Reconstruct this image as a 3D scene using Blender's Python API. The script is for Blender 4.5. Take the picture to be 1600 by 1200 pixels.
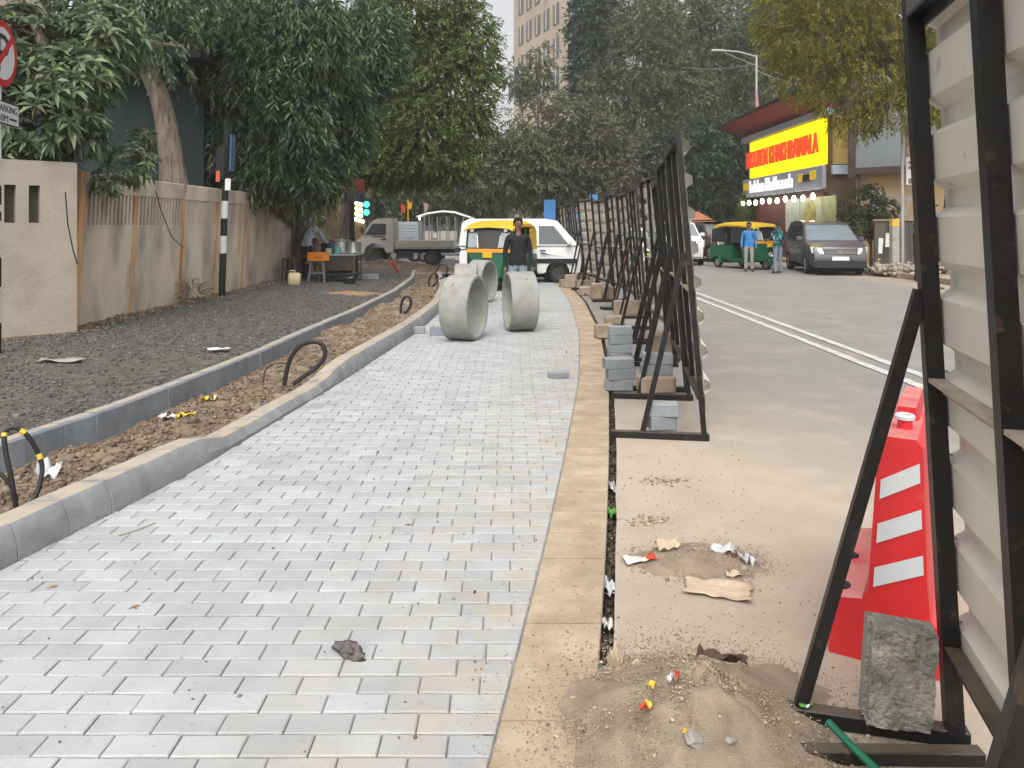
import bpy, bmesh, math, random
import numpy as np
from mathutils import Vector, Matrix, Euler, noise as mnoise
random.seed(7); rng = np.random.default_rng(11)
R = math.radians
for o in list(bpy.data.objects): bpy.data.objects.remove(o)
scene = bpy.context.scene
COL = scene.collection

# ------------------------------------------------------------------ camera
CAM_H, F, YH = 1.58, 1200.0, 352.0          # eye height, focal length in photo pixels, horizon row
cam = bpy.data.cameras.new('camera'); cam.sensor_width = 36.0; cam.lens = 36.0 * F / 1600.0
cam.shift_y = -(600 - YH) / 1600.0; cam.clip_start = 0.05; cam.clip_end = 2000
camo = bpy.data.objects.new('camera', cam); COL.objects.link(camo)
camo.location = (0, 0, CAM_H); camo.rotation_euler = (R(90), 0, 0); scene.camera = camo
# ------------------------------------------------------------------ sky, sun, exposure
SUN_EL, SUN_ROT = 52.0, 186.0
world = bpy.data.worlds.new('World'); scene.world = world; world.use_nodes = True
wn, wl = world.node_tree.nodes, world.node_tree.links
for n in list(wn): wn.remove(n)
sky = wn.new('ShaderNodeTexSky'); sky.sky_type = 'NISHITA'; sky.sun_disc = False
sky.sun_elevation = R(SUN_EL); sky.sun_rotation = R(SUN_ROT)
sky.air_density = 1.0; sky.dust_density = 6.0; sky.ozone_density = 1.0
hsv = wn.new('ShaderNodeHueSaturation'); hsv.inputs['Saturation'].default_value = 0.12
bgn = wn.new('ShaderNodeBackground'); bgn.inputs['Strength'].default_value = 0.15
won = wn.new('ShaderNodeOutputWorld')
wl.new(sky.outputs[0], hsv.inputs['Color']); wl.new(hsv.outputs[0], bgn.inputs['Color']); wl.new(bgn.outputs[0], won.inputs['Surface'])
sun = bpy.data.lights.new('sun', 'SUN'); sun.energy = 0.65; sun.angle = R(65); sun.color = (1.0, 0.93, 0.83)
suno = bpy.data.objects.new('sun', sun); COL.objects.link(suno)
_az, _el = R(SUN_ROT), R(SUN_EL)
sd = Vector((math.sin(_az) * math.cos(_el), math.cos(_az) * math.cos(_el), math.sin(_el)))
suno.rotation_euler = sd.to_track_quat('Z', 'Y').to_euler(); suno.location = sd * 40
scene.view_settings.view_transform = 'Standard'; scene.view_settings.look = 'None'
scene.view_settings.exposure = 0.78; scene.view_settings.gamma = 1.0
scene.view_settings.use_curve_mapping = False
scene.cycles.use_denoising = True
scene.cycles.max_bounces = 4; scene.cycles.diffuse_bounces = 3; scene.cycles.glossy_bounces = 2; scene.cycles.caustics_reflective = False; scene.cycles.caustics_refractive = False; scene.cycles.transparent_max_bounces = 6
scene.cycles.volume_bounces = 0
HAZE = 0.0015

# ------------------------------------------------------------------ helpers
def G(x, y, z=0.0):
    Y = (CAM_H - z) * F / (y - YH); return Vector(((x - 800) / F * Y, Y, z))
def P(x, y, Y): return Vector(((x - 800) / F * Y, Y, CAM_H - (y - YH) / F * Y))
def n3(x, y, z=0.0): return mnoise.noise(Vector((x, y, z)))

MATS = {}
def mat(name, c, rough=.75, var=.14, scale=5.0, bump=0.0, bscale=None, metal=0.0, rand=None, ramt=.12,
        c2=None, dust_skylight=None, dust_skylight_amt=.8, spec=.35, emit=0.0, spots=None, streak=False, detail=5.0, trans=0.0, edge_dust=False):
    if name in MATS: return MATS[name]
    m = bpy.data.materials.new(name); m.use_nodes = True; MATS[name] = m
    N, L = m.node_tree.nodes, m.node_tree.links
    b = N['Principled BSDF']; b.inputs['Roughness'].default_value = rough; b.inputs['Metallic'].default_value = metal
    b.inputs['Specular IOR Level'].default_value = spec
    geo = N.new('ShaderNodeNewGeometry')
    mp = N.new('ShaderNodeMapping'); L.new(geo.outputs['Position'], mp.inputs['Vector'])
    if streak: mp.inputs['Scale'].default_value = (1, 1, .12 if streak is True else streak)
    nz = N.new('ShaderNodeTexNoise'); nz.inputs['Scale'].default_value = scale; nz.inputs['Detail'].default_value = detail
    nz.inputs['Roughness'].default_value = .62; L.new(mp.outputs[0], nz.inputs['Vector'])
    rp = N.new('ShaderNodeMapRange'); rp.inputs[1].default_value = .3; rp.inputs[2].default_value = .7; L.new(nz.outputs['Fac'], rp.inputs[0])
    mx = N.new('ShaderNodeMix'); mx.data_type = 'RGBA'; L.new(rp.outputs[0], mx.inputs['Factor'])
    lo = tuple(v * (1 - var) for v in c); hi = tuple(v * (1 + var) for v in (c2 or c))
    mx.inputs['A'].default_value = (*lo, 1); mx.inputs['B'].default_value = (*hi, 1)
    col = mx.outputs['Result']
    if spots:                                     # small dark or pale marks of their own shape
        sc, sz = spots[0], spots[1]
        vn = N.new('ShaderNodeTexNoise'); vn.inputs['Scale'].default_value = sc; vn.inputs['Detail'].default_value = 3 if len(spots) < 5 else 8; L.new(mp.outputs[0] if streak and len(spots) > 4 else geo.outputs['Position'], vn.inputs['Vector'])
        vr = N.new('ShaderNodeMapRange'); vr.inputs[1].default_value = sz; vr.inputs[2].default_value = sz + (spots[4] if len(spots) > 4 else .06); L.new(vn.outputs['Fac'], vr.inputs[0])
        mu = N.new('ShaderNodeMath'); mu.operation = 'MULTIPLY'; mu.inputs[1].default_value = spots[3] if len(spots) > 3 else .7; L.new(vr.outputs[0], mu.inputs[0])
        m2 = N.new('ShaderNodeMix'); m2.data_type = 'RGBA'; L.new(mu.outputs[0], m2.inputs['Factor']); L.new(col, m2.inputs['A']); m2.inputs['B'].default_value = (*spots[2], 1); col = m2.outputs['Result']
    if rand:
        if rand == 'object':
            oi = N.new('ShaderNodeObjectInfo'); rv = oi.outputs['Random']
        else: rv = geo.outputs['Random Per Island']
        r2 = N.new('ShaderNodeMapRange'); r2.inputs[3].default_value = 1 - ramt; r2.inputs[4].default_value = 1 + ramt; L.new(rv, r2.inputs[0])
        hs = N.new('ShaderNodeHueSaturation'); L.new(r2.outputs[0], hs.inputs['Value']); L.new(col, hs.inputs['Color']); col = hs.outputs[0]
    if dust_skylight:                                      # on what faces up: settled dust, and painted skylight on the red plastic
        sx = N.new('ShaderNodeSeparateXYZ'); L.new(geo.outputs['Normal'], sx.inputs[0])
        dr = N.new('ShaderNodeMapRange'); dr.inputs[1].default_value = .6; dr.inputs[2].default_value = .98; L.new(sx.outputs['Z'], dr.inputs[0])
        dn = N.new('ShaderNodeTexNoise'); dn.inputs['Scale'].default_value = 7; dn.inputs['Detail'].default_value = 6; L.new(geo.outputs['Position'], dn.inputs['Vector'])
        dm = N.new('ShaderNodeMapRange'); dm.inputs[1].default_value = .22; dm.inputs[2].default_value = .5; L.new(dn.outputs['Fac'], dm.inputs[0])
        d1 = N.new('ShaderNodeMath'); d1.operation = 'MULTIPLY'; L.new(dr.outputs[0], d1.inputs[0]); L.new(dm.outputs[0], d1.inputs[1])
        d2 = N.new('ShaderNodeMath'); d2.operation = 'MULTIPLY'; d2.inputs[1].default_value = dust_skylight_amt; L.new(d1.outputs[0], d2.inputs[0])
        m3 = N.new('ShaderNodeMix'); m3.data_type = 'RGBA'; L.new(d2.outputs[0], m3.inputs['Factor']); L.new(col, m3.inputs['A']); m3.inputs['B'].default_value = (*dust_skylight, 1); col = m3.outputs['Result']
    L.new(col, b.inputs['Base Color'])
    if edge_dust:                                 # sand trodden over the bricks beside the tiled edge
        sx2 = N.new('ShaderNodeSeparateXYZ'); L.new(geo.outputs['Position'], sx2.inputs[0])
        q1 = N.new('ShaderNodeMath'); q1.operation = 'MULTIPLY_ADD'; q1.inputs[1].default_value = -.125; L.new(sx2.outputs['Y'], q1.inputs[0]); L.new(sx2.outputs['X'], q1.inputs[2])
        q2 = N.new('ShaderNodeMapRange'); q2.inputs[1].default_value = -1.5; q2.inputs[2].default_value = -.3; L.new(q1.outputs[0], q2.inputs[0])
        q3 = N.new('ShaderNodeTexNoise'); q3.inputs['Scale'].default_value = 5; q3.inputs['Detail'].default_value = 7; q3.inputs['Roughness'].default_value = .7; L.new(geo.outputs['Position'], q3.inputs['Vector'])
        q4 = N.new('ShaderNodeMapRange'); q4.inputs[1].default_value = .42; q4.inputs[2].default_value = .72; L.new(q3.outputs['Fac'], q4.inputs[0])
        q5 = N.new('ShaderNodeMath'); q5.operation = 'MULTIPLY'; L.new(q2.outputs[0], q5.inputs[0]); L.new(q4.outputs[0], q5.inputs[1])
        m4 = N.new('ShaderNodeMix'); m4.data_type = 'RGBA'; L.new(q5.outputs[0], m4.inputs['Factor']); L.new(col, m4.inputs['A']); m4.inputs['B'].default_value = (.42, .335, .24, 1); col = m4.outputs['Result']; L.new(col, b.inputs['Base Color'])
    if bump:
        bn = N.new('ShaderNodeTexNoise'); bn.inputs['Scale'].default_value = bscale or scale * 6; bn.inputs['Detail'].default_value = 6; L.new(geo.outputs['Position'], bn.inputs['Vector'])
        bp = N.new('ShaderNodeBump'); bp.inputs['Strength'].default_value = bump; bp.inputs['Distance'].default_value = .02; L.new(bn.outputs['Fac'], bp.inputs['Height']); L.new(bp.outputs[0], b.inputs['Normal'])
    if emit:
        b.inputs['Emission Color'].default_value = (*c, 1); b.inputs['Emission Strength'].default_value = emit
    if trans: b.inputs['Transmission Weight'].default_value = trans
    return m

def leafmat(name, cols, rough=.5, trans=.22):
    m = bpy.data.materials.new(name); m.use_nodes = True; MATS[name] = m
    N, L = m.node_tree.nodes, m.node_tree.links
    b = N['Principled BSDF']; b.inputs['Roughness'].default_value = rough; b.inputs['Specular IOR Level'].default_value = .3
    g = N.new('ShaderNodeNewGeometry'); cr = N.new('ShaderNodeValToRGB'); L.new(g.outputs['Random Per Island'], cr.inputs[0])
    el = cr.color_ramp.elements
    while len(el) < len(cols): el.new(.5)
    for i, c in enumerate(cols): el[i].position = i / (len(cols) - 1); el[i].color = (*c, 1)
    nz = N.new('ShaderNodeTexNoise'); nz.inputs['Scale'].default_value = .9; nz.inputs['Detail'].default_value = 2; L.new(g.outputs['Position'], nz.inputs['Vector'])
    mr = N.new('ShaderNodeMapRange'); mr.inputs[1].default_value = .3; mr.inputs[2].default_value = .7; mr.inputs[3].default_value = .75; mr.inputs[4].default_value = 1.25; L.new(nz.outputs['Fac'], mr.inputs[0])
    hs = N.new('ShaderNodeHueSaturation'); L.new(cr.outputs[0], hs.inputs['Color']); L.new(mr.outputs[0], hs.inputs['Value'])
    L.new(hs.outputs[0], b.inputs['Base Color'])
    tr = N.new('ShaderNodeBsdfTranslucent'); L.new(hs.outputs[0], tr.inputs['Color'])
    ms = N.new('ShaderNodeMixShader'); ms.inputs[0].default_value = trans
    L.new(b.outputs[0], ms.inputs[1]); L.new(tr.outputs[0], ms.inputs[2]); L.new(ms.outputs[0], N['Material Output'].inputs['Surface'])
    return m

XF = {}
def tag(o, label=None, cat=None, group=None, kind=None):
    if label: o['label'] = label
    if cat: o['category'] = cat
    if group: o['group'] = group
    if kind: o['kind'] = kind
    return o
def thing(name, label, cat, loc=(0, 0, 0), rz=0.0, group=None):
    o = bpy.data.objects.new(name, None); COL.objects.link(o); o.empty_display_size = .1
    o.location = loc; o.rotation_euler = (0, 0, rz); tag(o, label, cat, group)
    XF[o] = Matrix.Translation(Vector(loc)) @ Matrix.Rotation(rz, 4, 'Z')
    return o
def link(name, me, parent=None, world=False):
    o = bpy.data.objects.new(name, me); COL.objects.link(o)
    if parent is not None:
        o.parent = parent
        if world and parent in XF: o.matrix_parent_inverse = XF[parent].inverted()
    return o
def dup(root, loc, rz, label=None, group=None):
    r = root.copy(); COL.objects.link(r); r.location = loc; r.rotation_euler = (0, 0, rz)
    if label: r['label'] = label
    if group: r['group'] = group
    for ch in root.children:
        c = ch.copy(); COL.objects.link(c); c.parent = r
        for g in ch.children:
            d = g.copy(); COL.objects.link(d); d.parent = c
    return r

class MB:
    def __init__(s, xf=None): s.v = []; s.f = []; s.m = []; s.mi = 0; s.xf = xf
    def add(s, vs, fs):
        b = len(s.v)
        if s.xf is not None: vs = [s.xf @ Vector(v) for v in vs]
        s.v += [tuple(v) for v in vs]
        for f in fs: s.f.append([i + b for i in f]); s.m.append(s.mi)
        return s
    def box(s, c, d, rz=0.0, bev=0.0, M=None):
        hx, hy, hz = d[0] / 2, d[1] / 2, d[2] / 2
        T = Matrix.Translation(Vector(c)) @ (M if M is not None else Matrix.Rotation(rz, 4, 'Z'))
        if bev <= 0:
            vs = [T @ Vector((x, y, z)) for z in (-hz, hz) for y in (-hy, hy) for x in (-hx, hx)]
            return s.add(vs, [(0, 2, 3, 1), (4, 5, 7, 6), (0, 1, 5, 4), (2, 6, 7, 3), (0, 4, 6, 2), (1, 3, 7, 5)])
        vs = []; idx = {}
        for sx in (-1, 1):
            for sy in (-1, 1):
                for sz in (-1, 1):
                    for ax in range(3):
                        p = [sx * (hx - bev), sy * (hy - bev), sz * (hz - bev)]
                        p[ax] = (sx * hx, sy * hy, sz * hz)[ax]
                        idx[(sx, sy, sz, ax)] = len(vs); vs.append(T @ Vector(p))
        fs = []
        for ax in range(3):
            for sg in (-1, 1):
                o1, o2 = [a for a in range(3) if a != ax]; q = []
                for (a, b) in ((-1, -1), (1, -1), (1, 1), (-1, 1)):
                    k = [0, 0, 0]; k[ax] = sg; k[o1] = a; k[o2] = b; q.append(idx[(*k, ax)])
                flip = (sg < 0) ^ (ax == 1)
                fs.append(q[::-1] if flip else q)
        for ax in range(3):
            o1, o2 = [a for a in range(3) if a != ax]
            for a in (-1, 1):
                for b in (-1, 1):
                    q = []
                    for e, w in ((-1, o1), (1, o1), (1, o2), (-1, o2)):
                        k = [0, 0, 0]; k[ax] = e; k[o1] = a; k[o2] = b; q.append(idx[(*k, w)])
                    fs.append(q)
        for sx in (-1, 1):
            for sy in (-1, 1):
                for sz in (-1, 1): fs.append([idx[(sx, sy, sz, a)] for a in range(3)])
        return s.add(vs, fs)
    def ring(s, p, d, r, n):
        d = Vector(d).normalized(); a = d.orthogonal().normalized(); b = d.cross(a)
        return [Vector(p) + a * (r * math.cos(2 * math.pi * i / n)) + b * (r * math.sin(2 * math.pi * i / n)) for i in range(n)]
    def cyl(s, p0, p1, r0, r1=None, n=12, caps=True):
        r1 = r0 if r1 is None else r1; p0 = Vector(p0); p1 = Vector(p1)
        vs = s.ring(p0, p1 - p0, r0, n) + s.ring(p1, p1 - p0, r1, n)
        fs = [(i, (i + 1) % n, n + (i + 1) % n, n + i) for i in range(n)]
        if caps: fs += [tuple(range(n))[::-1], tuple(range(n, 2 * n))]
        return s.add(vs, fs)
    def tube(s, pts, r, n=7, caps=True, closed=False):
        pts = [Vector(p) for p in pts]; k = len(pts); rs = r if isinstance(r, (list, tuple)) else [r] * k
        d0 = (pts[1] - pts[0]).normalized(); a = d0.orthogonal().normalized(); vs = []
        for i in range(k):
            d = (pts[min(i + 1, k - 1)] - pts[max(i - 1, 0)])
            d = d.normalized() if d.length > 1e-9 else d0
            a = (a - d * a.dot(d)); a = a.normalized() if a.length > 1e-6 else d.orthogonal().normalized(); b = d.cross(a)
            vs += [pts[i] + a * (rs[i] * math.cos(2 * math.pi * j / n)) + b * (rs[i] * math.sin(2 * math.pi * j / n)) for j in range(n)]
        fs = [(i * n + j, i * n + (j + 1) % n, (i + 1) * n + (j + 1) % n, (i + 1) * n + j) for i in range(k - 1) for j in range(n)]
        if caps: fs += [tuple(range(n))[::-1], tuple(range((k - 1) * n, k * n))]
        return s.add(vs, fs)
    def prism(s, poly, vec, caps=True):
        poly = [Vector(p) for p in poly]; vec = Vector(vec); n = len(poly)
        vs = poly + [p + vec for p in poly]
        fs = [(i, (i + 1) % n, n + (i + 1) % n, n + i) for i in range(n)]
        if caps: fs += [tuple(range(n))[::-1], tuple(range(n, 2 * n))]
        return s.add(vs, fs)
    def loft(s, secs, closed=True, caps=True):
        n = len(secs[0]); vs = [p for q in secs for p in q]; k = len(secs)
        rngj = range(n) if closed else range(n - 1)
        fs = [(i * n + j, i * n + (j + 1) % n, (i + 1) * n + (j + 1) % n, (i + 1) * n + j) for i in range(k - 1) for j in rngj]
        if caps: fs += [tuple(range(n))[::-1], tuple(range((k - 1) * n, k * n))]
        return s.add(vs, fs)
    def lathe(s, prof, n=20, T=None):
        vs = []; T = T or Matrix()
        for (r, z) in prof:
            vs += [T @ Vector((r * math.cos(2 * math.pi * i / n), r * math.sin(2 * math.pi * i / n), z)) for i in range(n)]
        k = len(prof)
        return s.add(vs, [(i * n + j, i * n + (j + 1) % n, (i + 1) * n + (j + 1) % n, (i + 1) * n + j) for i in range(k - 1) for j in range(n)])
    def quad(s, a, b, c, d, th=0.0, nrm=None):
        if th <= 0: return s.add([a, b, c, d], [(0, 1, 2, 3)])
        a, b, c, d = map(Vector, (a, b, c, d)); n = nrm if nrm is not None else (b - a).cross(d - a).normalized()
        return s.prism([a, b, c, d], Vector(n) * th)
    def mesh(s, name, mats, smooth=None):
        me = bpy.data.meshes.new(name); me.from_pydata(s.v, [], s.f)
        for m in (mats if isinstance(mats, (list, tuple)) else [mats]): me.materials.append(m)
        if any(s.m): me.polygons.foreach_set('material_index', s.m)
        bm = bmesh.new(); bm.from_mesh(me); bmesh.ops.recalc_face_normals(bm, faces=bm.faces); bm.to_mesh(me); bm.free()
        if smooth is not None:
            me.polygons.foreach_set('use_smooth', [True] * len(me.polygons)); me.set_sharp_from_angle(angle=R(smooth))
        me.update(); return me
    def obj(s, name, mats, parent=None, smooth=None, world=False):
        return link(name, s.mesh(name, mats, smooth), parent, world)

def np_mesh(name, verts, quads, m, smooth=False):
    me = bpy.data.meshes.new(name); nv = len(verts); nf = len(quads); k = quads.shape[1]
    me.vertices.add(nv); me.vertices.foreach_set('co', verts.astype(np.float32).ravel())
    me.loops.add(nf * k); me.loops.foreach_set('vertex_index', quads.astype(np.int32).ravel())
    me.polygons.add(nf); me.polygons.foreach_set('loop_start', np.arange(0, nf * k, k, dtype=np.int32))
    me.update(calc_edges=True); me.materials.append(m)
    if smooth: me.polygons.foreach_set('use_smooth', [True] * nf)
    me.update(); return me

def text_obj(txt, w, h, M, m, parent, name='lettering', depth=.01, world=True, bold=0.0):
    cu = bpy.data.curves.new(name, 'FONT'); cu.body = txt; cu.extrude = depth; cu.offset = bold
    t = bpy.data.objects.new('tmp', cu); COL.objects.link(t)
    dg = bpy.context.evaluated_depsgraph_get(); me = bpy.data.meshes.new_from_object(t.evaluated_get(dg))
    bpy.data.objects.remove(t)
    co = np.zeros(len(me.vertices) * 3, np.float32); me.vertices.foreach_get('co', co); co = co.reshape(-1, 3)
    mn, mx = co.min(0), co.max(0)
    co[:, 0] = (co[:, 0] - (mn[0] + mx[0]) / 2) * w / (mx[0] - mn[0]); co[:, 1] = (co[:, 1] - (mn[1] + mx[1]) / 2) * h / (mx[1] - mn[1])
    me.vertices.foreach_set('co', co.ravel()); me.transform(M); me.materials.clear(); me.materials.append(m); me.update()
    return link(name, me, parent, world)
def frame_m(o, xd, yd):
    xd = Vector(xd).normalized(); yd = Vector(yd).normalized(); zd = xd.cross(yd)
    return Matrix(((xd.x, yd.x, zd.x, o[0]), (xd.y, yd.y, zd.y, o[1]), (xd.z, yd.z, zd.z, o[2]), (0, 0, 0, 1)))

def curve_fn(pts, w=.8):
    ys = np.array([p[0] for p in pts]); xs = np.array([p[1] for p in pts])
    g = np.arange(ys[0] - 2, ys[-1] + 2, .05); v = np.interp(g, ys, xs)
    sl0 = (xs[1] - xs[0]) / (ys[1] - ys[0]); sl1 = (xs[-1] - xs[-2]) / (ys[-1] - ys[-2])
    v = np.where(g < ys[0], xs[0] + sl0 * (g - ys[0]), v); v = np.where(g > ys[-1], xs[-1] + sl1 * (g - ys[-1]), v)
    k = int(w / .05) | 1; vp = np.pad(v, k // 2, mode='reflect', reflect_type='odd'); v = np.convolve(vp, np.ones(k) / k, 'valid')
    return lambda y: float(np.interp(y, g, v))

xr = curve_fn([(1.2, -.23), (2.24, -.07), (3.81, .165), (5.45, .386), (7.97, .70), (11.3, .99), (16, 1.2), (20.4, 1.19), (24, 1.05)])
xl = curve_fn([(1.0, -2.93), (2.2, -2.66), (3.52, -2.35), (4.17, -2.205), (4.89, -2.056), (5.83, -1.945), (7.645, -1.739), (9.48, -1.58), (11.29, -1.41), (14.26, -1.307), (18, -1.5), (24, -2.2)])
xb = curve_fn([(1.5, -3.95), (3.5, -3.42), (4.72, -3.146), (5.7, -2.94), (6.5, -2.85), (8.07, -2.69), (9.78, -2.63), (12.4, -2.48), (16.1, -2.40), (20, -2.55), (23, -2.88)])
xw = curve_fn([(0, -8.5), (7, -8.0), (8.6, -6.6), (9.6, -5.5), (10.2, -5.75), (19, -5.75), (24, -5.8)], .3)

def strip(name, ys, fl, fr, nx, zf, m, skirt_l=None, skirt_r=None, parent=None):
    vs = []; cols = nx + 1 + (1 if skirt_l is not None else 0) + (1 if skirt_r is not None else 0)
    for y in ys:
        a, b = fl(y), fr(y)
        row = [(a + (b - a) * i / nx, y, zf(a + (b - a) * i / nx, y)) for i in range(nx + 1)]
        if skirt_l is not None: row = [(a, y, skirt_l)] + row
        if skirt_r is not None: row = row + [(b, y, skirt_r)]
        vs += row
    k = len(ys); fs = [(i * cols + j, i * cols + j + 1, (i + 1) * cols + j + 1, (i + 1) * cols + j) for i in range(k - 1) for j in range(cols - 1)]
    b = MB(); b.add(vs, fs); me = b.mesh(name, m, 60); 
    return link(name, me, parent)
def frange(a, b, st): return list(np.arange(a, b + st * .5, st))
# ================================================================== materials
DUST = (.42, .33, .235)
M_paver = mat('paver concrete', (.365, .38, .384), .8, .10, 3.5, .25, 160, rand='object', ramt=.10, spots=(38, .66, (.22, .18, .14), .5), edge_dust=True)
M_paver2 = mat('paver concrete far', (.365, .38, .384), .8, .10, 3.5, .25, 160, rand='island', ramt=.10, spots=(38, .66, (.22, .18, .14), .5), edge_dust=True)
M_joint = mat('joint sand', (.27, .26, .25), .95, .3, 20, .3)
M_tile = mat('edging tile', (.40, .295, .19), .85, .22, 4, .35, 120, c2=(.40, .325, .24), rand='object', ramt=.06, spots=(70, .63, (.20, .15, .10), .7))
M_kerb = mat('kerb concrete', (.25, .262, .262), .85, .2, 7, .25, 90, dust_skylight=(.42, .35, .275), dust_skylight_amt=.85, rand='object', ramt=.10)
M_kerbb = mat('kerb blue grey', (.215, .24, .265), .8, .18, 6, .2, 90, dust_skylight=(.38, .325, .26), dust_skylight_amt=.9, rand='object', ramt=.09)
M_soil = mat('soil', (.14, .10, .068), .95, .4, 5, .8, 40, c2=(.22, .165, .115), spots=(30, .64, (.32, .27, .22), .5))
M_gravelbed = mat('gravel bed', (.075, .074, .068), .95, .35, 12, .8, 60, c2=(.115, .10, .083))
M_gravel = mat('gravel stone', (.105, .106, .10), .85, .15, 20, 0, rand='island', ramt=.55)
M_clod = mat('soil clod', (.175, .13, .092), .95, .2, 20, 0, rand='island', ramt=.45)
M_sand = mat('sand', (.39, .305, .22), .95, .18, 9, .9, 260, c2=(.45, .36, .265), spots=(90, .66, (.20, .15, .11), .5))
M_grain = mat('sand grain', (.38, .30, .215), .95, .2, 20, 0, rand='island', ramt=.5)
M_black = mat('black paint iron', (.012, .011, .011), .42, .35, 9, .12, 60, dust_skylight=(.20, .155, .11), dust_skylight_amt=.45, spots=(16, .63, (.075, .045, .03), .6))
M_sheet = mat('cream sheet steel', (.66, .65, .61), .42, .10, 2.2, 0, c2=(.68, .62, .52), metal=.1, streak=True, spots=(9, .67, (.40, .33, .25), .55))
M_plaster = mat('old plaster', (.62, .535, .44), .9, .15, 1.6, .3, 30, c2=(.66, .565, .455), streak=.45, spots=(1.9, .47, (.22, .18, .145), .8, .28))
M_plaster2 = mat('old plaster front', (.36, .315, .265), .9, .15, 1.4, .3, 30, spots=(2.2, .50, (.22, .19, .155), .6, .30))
M_rust = mat('rust stained strip', (.56, .22, .05), .9, .3, 7, .3, 40, c2=(.58, .40, .24), streak=True)
M_stone = mat('hewn granite', (.21, .20, .18), .9, .25, 16, 1.0, 70, c2=(.30, .285, .25))
M_stoneside = mat('sawn stone', (.30, .275, .24), .85, .12, 8, .25, 60)
M_block = mat('grey paving block', (.21, .23, .245), .85, .12, 8, .3, 110, rand='object', ramt=.12, dust_skylight=(.42, .40, .37), dust_skylight_amt=.5)
M_brown = mat('dusty stone block', (.27, .21, .155), .9, .2, 6, .4, 60, rand='object', ramt=.18, dust_skylight=DUST, dust_skylight_amt=.6)
M_pipe = mat('spun concrete', (.255, .26, .243), .85, .16, 4.5, .35, 70, c2=(.29, .285, .26), spots=(13, .68, (.20, .20, .19), .6))
M_red = mat('red moulded plastic', (.58, .025, .03), .38, .12, 3, .05, 30, spec=.5, dust_skylight=(.62, .36, .33), dust_skylight_amt=.55, spots=(7, .66, (.62, .20, .18), .3))  # pink on upward faces is skylight painted into the plastic's colour
M_reflect = mat('reflective film', (.60, .63, .65), .35, .05, 3, metal=.1)
M_white = mat('white paint', (.72, .72, .70), .5, .08, 3)
M_rubber = mat('tyre rubber', (.02, .02, .021), .85, .3, 8, dust_skylight=(.12, .10, .08), dust_skylight_amt=.5)
M_glass = mat('tinted glass', (.10, .11, .115), .06, .1, 2, spec=1.0, metal=.55)
M_glassb = mat('bright windscreen', (.30, .35, .38), .08, .1, 2, spec=1.0, metal=.5)
M_chrome = mat('chrome', (.62, .62, .62), .2, .05, 3, metal=1.0)
M_alloy = mat('alloy', (.42, .42, .42), .35, .1, 5, metal=.8)
M_dark = mat('dark plastic', (.02, .02, .022), .6, .2, 6)
M_bark = mat('bark', (.10, .075, .058), .95, .4, 16, 1.0, 45, c2=(.19, .15, .115), spots=(18, .50, (.27, .235, .20), .6, .2), streak=True)
M_barkg = mat('grey bark', (.16, .145, .125), .95, .3, 4, .6, 12)
M_skin = mat('skin', (.16, .085, .055), .6, .08, 8)
M_hair = mat('hair', (.012, .010, .009), .6, .2, 20)
M_card = mat('cardboard', (.48, .37, .26), .9, .14, 8, .2, 50, c2=(.52, .42, .31))
M_cable = mat('black cable', (.018, .018, .019), .5, .2, 9, dust_skylight=(.16, .13, .10), dust_skylight_amt=.3)
M_yelt = mat('yellow tape', (.62, .47, .06), .5, .1, 9)

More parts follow.
